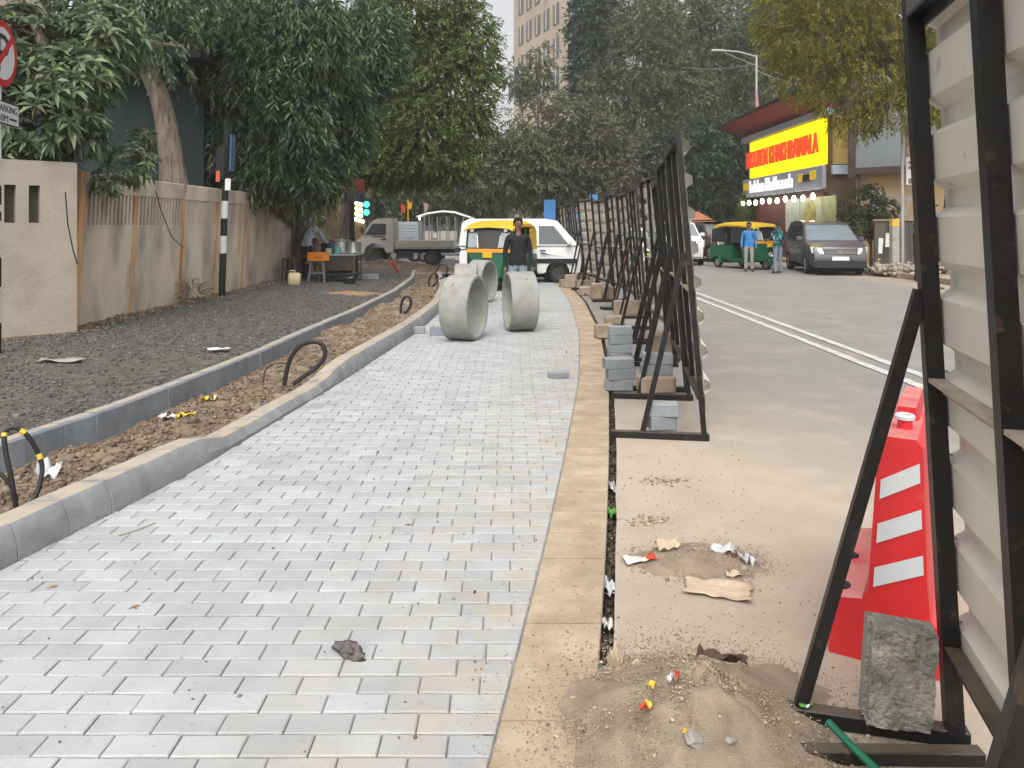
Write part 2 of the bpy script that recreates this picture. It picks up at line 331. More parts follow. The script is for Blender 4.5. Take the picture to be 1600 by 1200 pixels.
# road: asphalt, dusty by the works, worn greyer along the lane
def road_material():
    m = bpy.data.materials.new('asphalt road'); m.use_nodes = True; N, L = m.node_tree.nodes, m.node_tree.links
    b = N['Principled BSDF']; b.inputs['Roughness'].default_value = .85; b.inputs['Specular IOR Level'].default_value = .3
    g = N.new('ShaderNodeNewGeometry'); sp = N.new('ShaderNodeSeparateXYZ'); L.new(g.outputs['Position'], sp.inputs[0])
    def noise(s, d=6, r=.6):
        n = N.new('ShaderNodeTexNoise'); n.inputs['Scale'].default_value = s; n.inputs['Detail'].default_value = d; n.inputs['Roughness'].default_value = r; L.new(g.outputs['Position'], n.inputs['Vector']); return n.outputs['Fac']
    def mr(i, a, b_, c=0., d=1.):
        n = N.new('ShaderNodeMapRange'); n.inputs[1].default_value = a; n.inputs[2].default_value = b_; n.inputs[3].default_value = c; n.inputs[4].default_value = d; L.new(i, n.inputs[0]); return n.outputs[0]
    def mth(op, a, b_):
        n = N.new('ShaderNodeMath'); n.operation = op
        for i, v in enumerate((a, b_)):
            if isinstance(v, (int, float)): n.inputs[i].default_value = v
            else: L.new(v, n.inputs[i])
        n.use_clamp = op == 'MULTIPLY'; return n.outputs[0]
    def mix(f, a, b_):
        n = N.new('ShaderNodeMix'); n.data_type = 'RGBA'; L.new(f, n.inputs['Factor'])
        for k, v in (('A', a), ('B', b_)):
            if isinstance(v, tuple): n.inputs[k].default_value = (*v, 1)
            else: L.new(v, n.inputs[k])
        return n.outputs['Result']
    asph = mix(mr(noise(1.1), .3, .7), (.19, .18, .17), (.235, .222, .208))
    asph = mix(mr(noise(140, 3), .35, .7), asph, (.26, .247, .23))
    asph = mix(mth('MULTIPLY', mr(noise(.6, 4), .52, .62), .35), asph, (.18, .17, .16))
    dx = mr(sp.outputs['X'], .9, 3.6, 1.0, 0.0); dy = mr(sp.outputs['Y'], 3.6, 8.0, 1.0, .10)
    f = mth('MULTIPLY', dx, dy); f = mth('ADD', f, mth('MULTIPLY', mth('SUBTRACT', noise(2.2, 7), .5), 1.0))
    f = mr(f, .0, .62)
    dustc = mix(mr(noise(3.2, 7), .35, .65), (.385, .32, .25), (.43, .365, .295))
    dustc = mix(mth('MULTIPLY', mr(noise(85, 4), .62, .70), .55), dustc, (.17, .13, .10))
    c = mix(f, asph, dustc)
    # the far right edge of the road is earthy too
    e = mth('ADD', mr(sp.outputs['X'], 9.4, 11.4), mth('SUBTRACT', noise(1.4, 5), .6)); c = mix(mr(e, 0., .8), c, (.36, .29, .22))
    L.new(c, b.inputs['Base Color'])
    bp = N.new('ShaderNodeBump'); bp.inputs['Strength'].default_value = .35; bp.inputs['Distance'].default_value = .012; L.new(noise(90, 6), bp.inputs['Height']); L.new(bp.outputs[0], b.inputs['Normal'])
    return m
M_road = road_material()

def scatter(name, pts, size, m, parent=None, flat=.7, kind='stuff'):
    """many small angular stones in one mesh"""
    pts = np.asarray(pts, float); n = len(pts); size = np.asarray(size, float).reshape(-1, 1, 1)
    cube = np.array([(x, y, z) for z in (-1, 1) for y in (-1, 1) for x in (-1, 1)], float) * .5
    v = cube[None] * rng.uniform(.55, 1.1, (n, 8, 1)) * rng.uniform(.6, 1.2, (n, 1, 3)); v[:, :, 2] *= flat; v *= size
    a = rng.uniform(0, 6.283, n); t = rng.normal(0, .45, n)
    c, s = np.cos(a), np.sin(a); ct, st = np.cos(t), np.sin(t)
    x, y, z = v[..., 0], v[..., 1], v[..., 2]
    y, z = y * ct[:, None] - z * st[:, None], y * st[:, None] + z * ct[:, None]
    x, y = x * c[:, None] - y * s[:, None], x * s[:, None] + y * c[:, None]
    v = np.stack([x, y, z], -1) + pts[:, None, :]
    q = np.array([(0, 2, 3, 1), (4, 5, 7, 6), (0, 1, 5, 4), (2, 6, 7, 3), (0, 4, 6, 2), (1, 3, 7, 5)])
    quads = (q[None] + (np.arange(n) * 8)[:, None, None]).reshape(-1, 4)
    o = link(name, np_mesh(name, v.reshape(-1, 3), quads, m), parent); o['kind'] = kind
    return o

# ================================================================== the ground
b = MB(); b.add([(-170, -40, -.14), (170, -40, -.14), (170, 230, -.14), (-170, 230, -.14)], [(0, 1, 2, 3)])
tag(b.obj('ground', mat('bare earth', (.26, .20, .145), .95, .3, .8, .3, 10)), kind='structure')

def gap_l(y): return xr(y) + .302
def road_left(y): return gap_l(y) + (.004 if y < 2.52 else .052 + .006 * n3(y * 3, 1.7))
ys = sorted(frange(.6, 8, .08) + frange(8.3, 25, .4) + [2.5199, 2.5201])
def road_z(x, y): return .004 * n3(x * .9, y * .9) - .002
road = strip('road', ys, road_left, lambda y: 11.7, 26, road_z, M_road, skirt_l=-.13); road['kind'] = 'structure'
b = MB(); b.add([(-60, 25.0, -.004), (11.7, 25.0, -.004), (11.7, 150, -.004), (-60, 150, -.004)], [(0, 1, 2, 3)])
tag(b.obj('road_beyond', M_road), kind='structure')
M_line = mat('worn road paint', (.38, .37, .355), .8, .12, 6, .2, 60, c2=(.56, .53, .49), spots=(14, .60, (.30, .28, .26), .7))
for i, (x0, lab) in enumerate(((4.0, 'left'), (4.31, 'right'))):
    b = MB(); vs = []; fs = []; yy = frange(.8, 40, .5)
    for y in yy: vs += [(x0 - .06 + .006 * n3(y * 2, i), y, .006), (x0 + .06 + .006 * n3(y * 2, i + 5), y, .006)]
    for k in range(len(yy) - 1): fs.append((2 * k, 2 * k + 1, 2 * k + 3, 2 * k + 2))
    b.add(vs, fs); tag(b.obj('road_marking', M_line), label='%s line of the worn double white centre line' % lab, kind='structure')

# paved path: bed + bricks
path = strip('paved_path', frange(1.0, 23.5, .25), lambda y: xl(y) - .06, lambda y: xr(y) + .304, 4, lambda x, y: -.011, M_joint); path['kind'] = 'structure'
RP, BP, JT, TH = .1033, .2067, .0046, .05
def clip_row(y0, y1):
    """bricks of one row as 4 corner lists, cut along the two edges"""
    out = []; off = row_off[0]
    x = xl(y0) - off
    le = lambda y: xl(y) + .004; ri = lambda y: xr(y) - .004
    i = 0
    while True:
        a, c = x + i * BP + JT / 2, x + (i + 1) * BP - JT / 2; i += 1
        if a > max(ri(y0), ri(y1)): break
        p = [[a, y0], [c, y0], [c, y1], [a, y1]]
        if c < min(le(y0), le(y1)) + .03: continue
        if min(ri(y0), ri(y1)) - a < .035: continue
        cut = False
        for q in p:
            l_, r_ = le(q[1]), ri(q[1])
            if q[0] < l_: q[0] = l_; cut = True
            if q[0] > r_ : q[0] = r_; cut = True
        if not cut and min(ri(y0), ri(y1)) - c < .045:
            p[1][0] = ri(y0); p[2][0] = ri(y1); cut = True
        out.append((p, cut))
    return out
bricks = []; row_off = [0.0]
k = 0; y = 1.25
while y < 22.8:
    row_off[0] = (k % 2) * BP / 2 + random.uniform(-.012, .012) + (xl(y) * 1.0 % BP)
    for p, cut in clip_row(y + .0034, y + RP - .0034): bricks.append((p, cut))
    y += RP; k += 1
def brick_geo(p, dz=0.0, tx=0.0, ty=0.0):
    cx = sum(q[0] for q in p) / 4; cy = sum(q[1] for q in p) / 4; ch = .0045
    zz = lambda q: dz + (q[0] - cx) * tx + (q[1] - cy) * ty
    top = []
    for q in p:
        dx = cx - q[0]; dy = cy - q[1]
        top.append((q[0] + math.copysign(min(ch, abs(dx)), dx), q[1] + math.copysign(min(ch, abs(dy)), dy), zz(q)))
    mid = [(q[0], q[1], zz(q) - ch * .8) for q in p]; bot = [(q[0], q[1], -.03) for q in p]
    vs = top + mid + bot
    fs = [(0, 1, 2, 3)] + [(i, 4 + i, 4 + (i + 1) % 4, (i + 1) % 4) for i in range(4)] + [(4 + i, 8 + i, 8 + (i + 1) % 4, 4 + (i + 1) % 4) for i in range(4)]
    return vs, fs
near = []
for i, (p, cut) in enumerate(bricks):
    cx = sum(q[0] for q in p) / 4; cy = sum(q[1] for q in p) / 4
    u = 800 + cx / cy * F; v = YH + CAM_H * F / cy
    if -60 < u < 1660 and v < 1225: near.append((cy, i))
near = set(i for _, i in sorted(near)[:300])
share = None; far = MB()
for i, (p, cut) in enumerate(bricks):
    j = (random.gauss(0, .0011), random.gauss(0, .006), random.gauss(0, .011))
    if i in near:
        cx = sum(q[0] for q in p) / 4; cy = sum(q[1] for q in p) / 4
        if not cut:
            if share is None:
                hw, hd = (BP - JT) / 2, (RP - .0068) / 2
                bb = MB(); bb.add(*brick_geo([[-hw, -hd], [hw, -hd], [hw, hd], [-hw, hd]])); share = bb.mesh('brick', M_paver)
            o = link('brick', share, path); o.location = (cx, cy, j[0]); o.rotation_euler = (j[2] * .6, j[1] * .6, random.gauss(0, .006))
        else:
            bb = MB(); bb.add(*brick_geo([[q[0] - cx, q[1] - cy] for q in p])); o = bb.obj('brick', M_paver, path); o.location = (cx, cy, j[0])
    else: far.add(*brick_geo(p, *j))
me = bpy.data.meshes.new('brick_field'); me.from_pydata(far.v, [], far.f); me.materials.append(M_paver2); me.update()
o = link('brick_field', me, path); o['kind'] = 'stuff'

# square edging tiles beside the bricks
edge = strip('edging_strip', frange(.9, 23.5, .25), lambda y: xr(y) + .002, lambda y: xr(y) + .300, 2, lambda x, y: -.0095, M_joint); edge['kind'] = 'structure'
y = .95; n = 0
while y < 22.8:
    d = .3; a, c = y + .003, y + d - .003
    p = [(xr(a) + .006, a), (xr(a) + .300, a), (xr(c) + .300, c), (xr(c) + .006, c)]
    dz = random.gauss(0, .0018)
    bb = MB(); bb.add([(q[0], q[1], dz) for q in p] + [(q[0], q[1], -.13) for q in p], [(0, 1, 2, 3)] + [(i, 4 + i, 4 + (i + 1) % 4, (i + 1) % 4) for i in range(4)])
    bb.obj('tile', M_tile, edge); y += d; n += 1

# the two kerbs, stone by stone
def kerb_h(y):
    return float(np.interp(y, [0, 5.05, 5.45, 7.35, 7.95, 30], [.175, .175, .078, .078, .165, .165]))
def kerb(name, fx, hfun, width, ch, base, y0, y1, m, L=.3):
    root = tag(link(name, None), kind='structure'); XF[root] = Matrix()
    y = y0
    while y < y1:
        l = L * random.uniform(.97, 1.03); a, c = y + .003, y + l - .003; bb = MB(); secs = []; jx = random.gauss(0, .003)
        for t in (a, c):
            h = hfun(t) + random.gauss(0, .0015); x = fx(t) + jx; e = min(ch, h * .45)
            secs.append([(x, t, base), (x, t, base + (h - base) * .52), (x - e * .9, t, h - .016), (x - e * .9 - .014, t, h), (x - width, t, h), (x - width, t, base)])
        bb.loft(secs); bb.obj('kerb_stone', m, root, 25); y += l
    return root
kerb('front_kerb', lambda y: xl(y), kerb_h, .185, .034, -.05, 1.2, 23.4, M_kerb)
kerb('rear_kerb', lambda y: xb(y), lambda y: .236, .10, .004, -.06, 1.6, 23.0, M_kerbb)

# soil between the kerbs
def soil_z(x, y):
    t = (x - xb(y)) / max(.1, (xl(y) - .18 - xb(y))); m = .058 + .028 * math.sin(math.pi * min(1, max(0, t)))
    m += .04 * n3(x * 2.2, y * 2.2) + .032 * n3(x * 6, y * 6, 3) + .018 * n3(x * 15, y * 15, 7)
    m += .10 * math.exp(-((y - 10.6) / .5) ** 2) + .07 * math.exp(-((y - 13.5) / .8) ** 2) + .06 * math.exp(-((y - 17.5) / 1.5) ** 2)
    if 5.2 < y < 8: m -= .022
    return max(.02, m)
so = strip('soil_bed', frange(1.5, 24, .05), lambda y: xb(y) - .02, lambda y: xl(y) - .16, 22, soil_z, M_soil); so['kind'] = 'structure'
pts = []; sz = []
for _ in range(9000):
    y = 2.6 + 20 * random.random() ** 1.6; x = random.uniform(xb(y) + .03, xl(y) - .2); pts.append((x, y, soil_z(x, y) + .004)); sz.append(random.uniform(.008, .034) * (2.0 if random.random() < .06 else 1))
tag(scatter('soil_clods', pts, sz, M_clod), 'loose brown soil clods between the two kerbs', 'soil')

# gravel footpath up to the wall
def grav_z(x, y):
    d = xb(y) - .1 - x
    return .205 + .022 * n3(x * 1.2, y * 1.2) + .012 * n3(x * 5, y * 5, 2) + .008 * n3(x * 14, y * 14, 5) + (.05 if d > 2.4 else .05 * max(0, d / 2.4)) * .6
gv = strip('gravel_footpath', frange(1.5, 24.2, .1), lambda y: xw(y) - .25, lambda y: xb(y) - .095, 40, grav_z, M_gravelbed, skirt_r=-.05); gv['kind'] = 'structure'
pts = []; sz = []
for _ in range(21000):
    y = 4.3 + 17 * random.random() ** 1.35; x = random.uniform(xw(y) + .0, xb(y) - .11); 
    if n3(x * .9 + 4, y * .6, 9) + .35 * n3(x * 4, y * 4, 1) + max(0, (-4.9 - x) * .35) > .34 and random.random() < .5: continue
    pts.append((x, y, grav_z(x, y) + .004)); sz.append(random.uniform(.010, .030) * (2.0 if random.random() < .03 else 1))
tag(scatter('gravel', pts, sz, M_gravel), 'loose dark grey gravel spread on the footpath', 'gravel')
# earth heaped by the wall foot and past the footpath's end
pts = []; sz = []
for _ in range(1500):
    y = random.uniform(6.5, 19); x = xw(y) + abs(random.gauss(0.02, .16)); pts.append((x, y, grav_z(x, y) + .01)); sz.append(random.uniform(.015, .06))
tag(scatter('rubble_at_wall', pts, sz, M_clod), 'broken plaster and earth along the foot of the wall', 'rubble')
def heap(name, c, rx, ry, h, m, label, cat, n=26, rough=.25, kind=None, seed=0.0):
    vs = [(c[0], c[1], c[2] + h * (1 + .2 * n3(seed, 1)))]; fs = []; ns = 72
    for i in range(1, n + 1):
        r = i / n
        for k in range(ns):
            a = 2 * math.pi * k / ns; ex = 1 + .22 * n3(math.cos(a) * 1.5 + seed, math.sin(a) * 1.5, seed) + r * (.16 * n3(math.cos(a) * 5, math.sin(a) * 5 + seed, 1) + .08 * n3(math.cos(a) * 14, math.sin(a) * 14 + seed, 2))
            x = c[0] + rx * r * ex * math.cos(a); y = c[1] + ry * r * ex * math.sin(a)
            z = h * (max(0, 1 - r) ** 1.35) * (1 + rough * n3(x * 9, y * 9, seed)) + h * .12 * n3(x * 28, y * 28, seed) * (1 - r)
            vs.append((x, y, c[2] + max(z, -.002) - (.004 if r > .97 else 0)))
    for k in range(ns): fs.append((0, 1 + k, 1 + (k + 1) % ns))
    for i in range(n - 1):
        for k in range(ns): fs.append((1 + i * ns + k, 1 + (i + 1) * ns + k, 1 + (i + 1) * ns + (k + 1) % ns, 1 + i * ns + (k + 1) % ns))
    b = MB(); b.add(vs, fs); o = b.obj(name, m, smooth=60); tag(o, label, cat, kind=kind); return o
HEAP1 = ((.60, 2.40, 0), .46, .46, .215); HEAP2 = ((.88, 3.62, 0), .30, .20, .05)
heap('sand_heap', *HEAP1, M_sand, 'large heap of sand with litter at the near end of the trench', 'sand heap', seed=3.1)
heap('sand_heap', *HEAP2, M_sand, 'small low sand heap ringed with paper scraps on the road', 'sand heap', seed=8.3)
heap('soil_heap', (-2.15, 10.6, .05), .55, .5, .19, M_soil, 'brown soil heap with straw between the kerbs near the cable loop', 'soil heap', seed=5.0)
heap('soil_heap', (-2.0, 14.4, .05), .55, 1.0, .17, M_soil, 'longer soil heap between the kerbs behind the nearest pipe', 'soil heap', seed=6.0)
heap('earth_heap', (-4.4, 27.2, -.03), 3.4, 2.2, .42, M_soil, 'low dug earth bank under the pickup truck', 'earth heap', seed=9.0)
heap('red_earth_patch', (-3.3, 15.4, .2), .8, .5, .07, mat('reddish earth', (.30, .18, .10), .95, .3, 6, .6, 40), 'thin patch of reddish earth on the gravel', 'earth heap', seed=12.0)
def heapz(x, y):
    (c, rx, ry, h) = HEAP1; r = math.hypot((x - c[0]) / rx, (y - c[1]) / ry); return h * max(0, 1 - r) ** 1.35
pts = []; sz = []
for (c, rx, ry, h), nn in ((HEAP1, 12000), (HEAP2, 2200)):
    for _ in range(nn):
        r = abs(random.gauss(0, .68)) if random.random() < .55 else random.gauss(1.0, .16); a = random.uniform(0, 6.283)
        x = c[0] + rx * r * math.cos(a); y = c[1] + ry * r * math.sin(a)
        if r > 1.6: continue
        pts.append((x, y, h * max(0, 1 - r) ** 1.35 + .002)); sz.append(random.uniform(.002, .006) * (2.6 if random.random() < .02 else 1))
for _ in range(900):
    y = 2.3 + 4 * random.random() ** 1.5; x = random.uniform(xr(y) - .15, xr(y) + 1.2); pts.append((x, y, .003)); sz.append(random.uniform(.003, .008))
tag(scatter('sand_grains', pts, sz, M_grain), 'coarse grains scattered over sand heaps, tiles and road edge', 'sand')
# rubbish and earth at the bottom of the trench
pts = []; sz = []
for _ in range(1300):
    y = 2.54 + 9 * random.random() ** 1.7; x = random.uniform(gap_l(y) + .004, gap_l(y) + .05); pts.append((x, y, -.10 + .03 * n3(y * 4, 2) + random.uniform(0, .03))); sz.append(random.uniform(.008, .03))
tag(scatter('trench_debris', pts, sz, mat('dark debris', (.10, .08, .06), .95, .3, 20, 0, rand='island', ramt=.6)), 'dark earth and rubbish lying in the narrow trench', 'debris')  # darker brown than the loose soil clods
# pebbles and specks lying on the bricks
pts = []; sz = []
for _ in range(230):
    y = 2.3 + 8 * random.random() ** 1.5; x = random.uniform(xl(y) + .05, xr(y)); pts.append((x, y, .004)); sz.append(random.uniform(.003, .008) if random.random() < .95 else random.uniform(.010, .018))
tag(scatter('pebbles', pts, sz, mat('dark pebble', (.12, .11, .10), .9, .2, 20, 0, rand='island', ramt=.5)), 'dark pebbles and specks strewn over the pale bricks', 'pebbles')

# right-hand footway
strip('far_footway', frange(10, 60, 2), lambda y: 11.7, lambda y: 40, 8, lambda x, y: .12 + .05 * n3(x * .6, y * .6), mat('footway earth', (.33, .26, .19), .95, .3, 1.5, .5, 20), skirt_l=-.1)['kind'] = 'structure'
# ================================================================== compound wall on the left
LEAN = .055
SH = Matrix(((1, 0, LEAN, -LEAN * .2), (0, 1, 0, 0), (0, 0, 1, 0), (0, 0, 0, 1)))
wall = thing('compound_wall', 'long cream plastered compound wall with slotted bays and rust-stained strips', 'wall', (-5.8, 14, .15))
WX, ZT = -5.80, 2.29
cuts = [10.2, 11.65, 13.35, 14.9, 16.4, 20.2]
b = MB(SH); b.box((WX - .09, 15.2, .86), (.18, 10.0, 1.44)); b.obj('wall_base', M_plaster, wall, world=True)
b = MB(SH); b.box((WX - .09, 15.2, 2.155), (.20, 10.0, .27), bev=.012); b.obj('coping', M_plaster, wall, world=True)
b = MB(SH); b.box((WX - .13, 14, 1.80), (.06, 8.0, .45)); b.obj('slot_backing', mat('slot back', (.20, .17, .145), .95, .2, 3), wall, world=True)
b = MB(SH); b.box((WX - .09, 18.35, 1.80), (.18, 3.7, .44)); b.obj('wall_end', M_plaster, wall, world=True)
mull = None
for i in range(4):
    a, c = cuts[i] + .12, cuts[i + 1] - .12; n = int((c - a) / .105)
    for k in range(n + 1):
        bb = MB(SH); bb.box((WX - .05, a + (c - a) * k / n, 1.80), (.10, .058, .44)); bb.obj('mullion', M_plaster, wall, world=True)
for yy in cuts[:5]:
    bb = MB(SH); bb.box((WX - .085, yy, 1.22), (.19, .12 if yy > 11 else .16, 2.14)); bb.obj('rust_strip', M_rust, wall, world=True)
wf = thing('front_wall_panel', 'nearer cream wall section with four wide slots standing forward of the long wall', 'wall', (-5.6, 9.4, .1))
d = Vector((.72, .69, 0)).normalized(); nrm = Vector((d.y, -d.x, 0)); e = Vector((-5.42, 9.57, 0)); st = e - d * 3.4; Lp = 3.4
def along(t0, t1, z0, z1, off=0.0, th=.2):
    bb = MB(); a = st + d * t0 + nrm * off; c = st + d * t1 + nrm * off
    bb.prism([a + Vector((0, 0, z0)), c + Vector((0, 0, z0)), c + Vector((0, 0, z1)), a + Vector((0, 0, z1))], -nrm * th); return bb
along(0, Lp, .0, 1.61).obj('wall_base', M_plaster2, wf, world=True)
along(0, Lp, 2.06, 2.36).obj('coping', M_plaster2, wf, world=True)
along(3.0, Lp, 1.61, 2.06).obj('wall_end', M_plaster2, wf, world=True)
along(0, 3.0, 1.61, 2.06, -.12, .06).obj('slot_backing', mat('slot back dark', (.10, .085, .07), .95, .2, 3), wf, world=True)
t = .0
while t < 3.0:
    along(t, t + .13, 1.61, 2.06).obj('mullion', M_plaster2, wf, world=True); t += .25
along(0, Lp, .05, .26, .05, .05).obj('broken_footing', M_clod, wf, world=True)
# wires hanging on the wall
for pts, lab in ((((102, 300), (106, 350), (114, 390), (121, 413)), 'thin black wire hanging from the leaves down the front wall panel'), (((243, 298), (252, 330), (268, 370), (286, 387)), 'thin black wire looping across the third slotted bay of the wall')):
    pp = [P(x, y, 5.62 * F / (800 - x) if x > 130 else 9.2) for x, y in pts]
    b = MB(); b.tube(pp, .008, 5); tag(b.obj('hanging_wire', M_cable), lab, 'wire')
# shed and house behind the wall
b = thing('green_shed', 'dark green shed wall behind the leaning tree trunk', 'shed', (-9, 16.5, 0))
M_teal = mat('dark teal sheet', (.012, .026, .026), .7, .2, 2, streak=True)
m = MB(); m.box((-9.6, 17.0, 2.4), (6.2, 1.6, 5.0)); m.obj('shed_wall', M_teal, b, world=True)
m = MB(); m.box((-9.6, 16.7, 5.0), (6.8, 2.8, .14)); m.obj('roof', M_dark, b, world=True)
b = thing('brown_house', 'brown plastered house corner behind the end of the wall', 'house', (-7.2, 21.5, 0))
m = MB(); m.box((-8.5, 22.6, 2.1), (5.3, 3.0, 4.2)); m.obj('house_wall', mat('brown plaster', (.30, .21, .145), .9, .2, 1.5, .2, 20), b, world=True)
m = MB(); m.box((-8.5, 22.6, 4.26), (5.6, 3.3, .12)); m.obj('roof_slab', M_dark, b, world=True)

# ================================================================== far buildings
M_tan = mat('tan render', (.44, .36, .28), .9, .1, .3)
M_grey = mat('grey render', (.36, .375, .385), .9, .08, .3)
M_win = mat('window glass far', (.10, .11, .12), .3, .2, 1)
bd = thing('office_block', 'tall tan office block with rows of windows rising above the street trees', 'building', (5.6, 80, 0))
A = Vector((5.6, 80, 0)); B = Vector((.2, 93.8, 0)); C = Vector((14.5, 86, 0)); Hh = 46
m = MB(); m.prism([A, C, C + (B - A), B], (0, 0, Hh)); o = m.obj('wall', [M_tan], bd, world=True)
dd = (B - A).normalized(); fn = Vector((-dd.y, dd.x, 0)); fn = fn if fn.x < 0 else -fn
m = MB(); m.prism([A + Vector((.02, -.06, 0)), C + Vector((.02, -.06, 0)), C + Vector((.02, -.06, Hh)), A + Vector((.02, -.06, Hh))], (0, .05, 0)); m.obj('side_wall', M_grey, bd, world=True)
for r in range(4, 12):
    for c_ in range(5):
        t = 1.6 + c_ * 2.5; z = 1.5 + r * 3.6; a = A + dd * t + fn * .03; c2 = A + dd * (t + 1.5) + fn * .03
        m = MB(); m.prism([a + Vector((0, 0, z)), c2 + Vector((0, 0, z)), c2 + Vector((0, 0, z + 2.2)), a + Vector((0, 0, z + 2.2))], fn * .05); w = m.obj('window', M_win, bd, world=True)
        mm = (a + c2) / 2 + fn * .08; m = MB(); m.box(mm + Vector((0, 0, z + 1.1)), (.12, .12, 2.2)); m.obj('mullion', M_tan, w)
        if (r * 5 + c_) % 7 == 1:
            m = MB(); m.box(a + fn * .3 + dd * .5 + Vector((0, 0, z + .3)), (.5, .7, .45), rz=.3); m.obj('air_conditioner', M_grey, w)

# ================================================================== sweet-snack shop on the right
sh = thing('snack_shop', 'shop with lit yellow sign, red roof and a row of bright bulbs', 'shop', (12.8, 36, 0))
M_shopw = mat('shop wall', (.12, .075, .055), .9, .2, 1)
M_maroon = mat('maroon soffit', (.20, .035, .035), .7, .15, 2)
M_yel = mat('lit yellow sign', (1.0, .80, .0), .5, .03, 1, emit=.75)
M_ochre = mat('ochre side', (.50, .33, .10), .7, .08, 2)
M_grs = mat('grey sign board', (.33, .33, .39), .6, .08, 2, streak=True)
M_redl = mat('red letters', (.80, .07, .03), .5, .1, 3, emit=.25)
M_whl = mat('white letters', (.85, .85, .85), .5, .03, 3, emit=.3)
M_yll = mat('yellow letters', (.75, .5, .02), .5, .03, 3, emit=.1)
m = MB(); m.box((15.0, 36, 3.1), (4.4, 11.2, 6.6)); m.obj('wall', M_shopw, sh, world=True)
m = MB(); m.prism([(12.75, 30.3, 6.2), (11.4, 30.3, 6.75), (11.4, 30.3, 6.85), (12.75, 30.3, 6.4)], (0, 12.4, .25)); m.obj('roof', [M_maroon], sh, world=True)
m = MB(); m.box((11.45, 36.4, 7.0), (.34, 12.8, .07)); m.obj('roof_edge', mat('roof felt', (.05, .04, .035), .9), sh, world=True)
m = MB(); m.box((12.62, 36, 6.12), (.36, 11.3, .30)); m.obj('fascia', M_grs, sh, world=True)
sb = MB().box((12.66, 35.8, 4.98), (.22, 9.5, 1.86), bev=.03).obj('sign_board', M_yel, sh, world=True)
XF[sb] = Matrix()
text_obj('INDUBEN KHAKHRAWALA', 9.5, .86, frame_m((12.50, 36.15, 4.98), (0, -1, 0), (0, 0, 1)), M_redl, sb, depth=.05, world=False, bold=-.014)
m = MB(); m.box((13.05, 30.42, 4.95), (.6, .22, 1.9)); m.obj('ochre_side_panel', M_ochre, sh, world=True)
m = MB(); m.box((13.0, 30.36, 3.78), (.72, .16, .36)); m.obj('pale_panel', mat('pale blue panel', (.45, .55, .62), .6, .1, 4, spots=(6, .62, (.12, .18, .14), .7)), sh, world=True)
lb = MB().box((12.22, 35.2, 3.48), (.16, 10.3, .92), bev=.02).obj('lower_sign', M_grs, sh, world=True)
text_obj('Induben Khakhrawala', 5.9, .62, frame_m((12.10, 36.1, 3.52), (0, -1, 0), (0, 0, 1)), M_whl, lb, depth=.04, world=False, bold=-.010)
m = MB(); m.box((12.12, 39.65, 3.56), (.06, 1.1, .34), bev=.02); m.obj('yellow_plate', M_yll, lb)
m = MB(); m.box((12.12, 32.25, 3.56), (.06, .55, .34), bev=.02); m.obj('yellow_plate', M_yll, lb)
m = MB(); m.box((12.12, 30.95, 3.60), (.06, .60, .36), bev=.02); m.obj('yellow_plate', M_yll, lb)
m = MB(); m.box((12.12, 31.6, 3.52), (.1, .7, .3), bev=.02); m.obj('square_lamp', M_dark, lb)
m = MB(); m.box((12.7, 36, 1.45), (.1, 9.6, 2.9)); m.obj('shop_front', mat('shop interior', (.13, .035, .03), .7, .3, .8), sh, world=True)
M_post = mat('green poster', (.42, .45, .22), .6, .2, 1.2, c2=(.50, .54, .38)); 
for (a, c_, z0, z1, mm) in ((33.6, 35.3, 1.3, 2.75, mat('pale poster', (.50, .54, .42), .6, .1, 2)), (31.2, 33.5, 1.35, 2.75, M_post), (29.9, 31.1, .6, 2.75, mat('olive poster', (.34, .37, .16), .6, .3, 3))):
    m = MB(); m.box((12.60, (a + c_) / 2, (z0 + z1) / 2), (.06, c_ - a, z1 - z0)); pp = m.obj('poster', mm, sh, world=True)
m = MB(); m.cyl((12.56, 32.35, 2.05), (12.54, 32.35, 2.05), .58, n=24); m.obj('round_plate_picture', mat('picture food', (.40, .36, .10), .6, .5, 3), sh, world=True)
m = MB(); m.cyl((12.3, 40.6, 0), (12.3, 40.6, 3), .07); m.obj('pillar', M_ochre, sh, world=True)
M_bulb = mat('lit bulb', (1, .93, .80), .4, .02, 1, emit=14)
for i in range(10):
    yb = 39.9 - i * 1.03; zb = 2.72 - .02 * (i % 3)
    m = MB(); m.lathe([(0.005, .14), (.045, .13), (.08, .06), (.09, 0), (.08, -.05), (.045, -.09), (.005, -.12)], 12, Matrix.Translation((12.0, yb, zb))); bl = m.obj('bulb', M_bulb, sh, 60, world=True)
    m = MB(); m.cyl((12.0, yb, zb + .13), (12.0, yb, 3.05), .012, n=5); m.obj('cord', M_dark, bl)

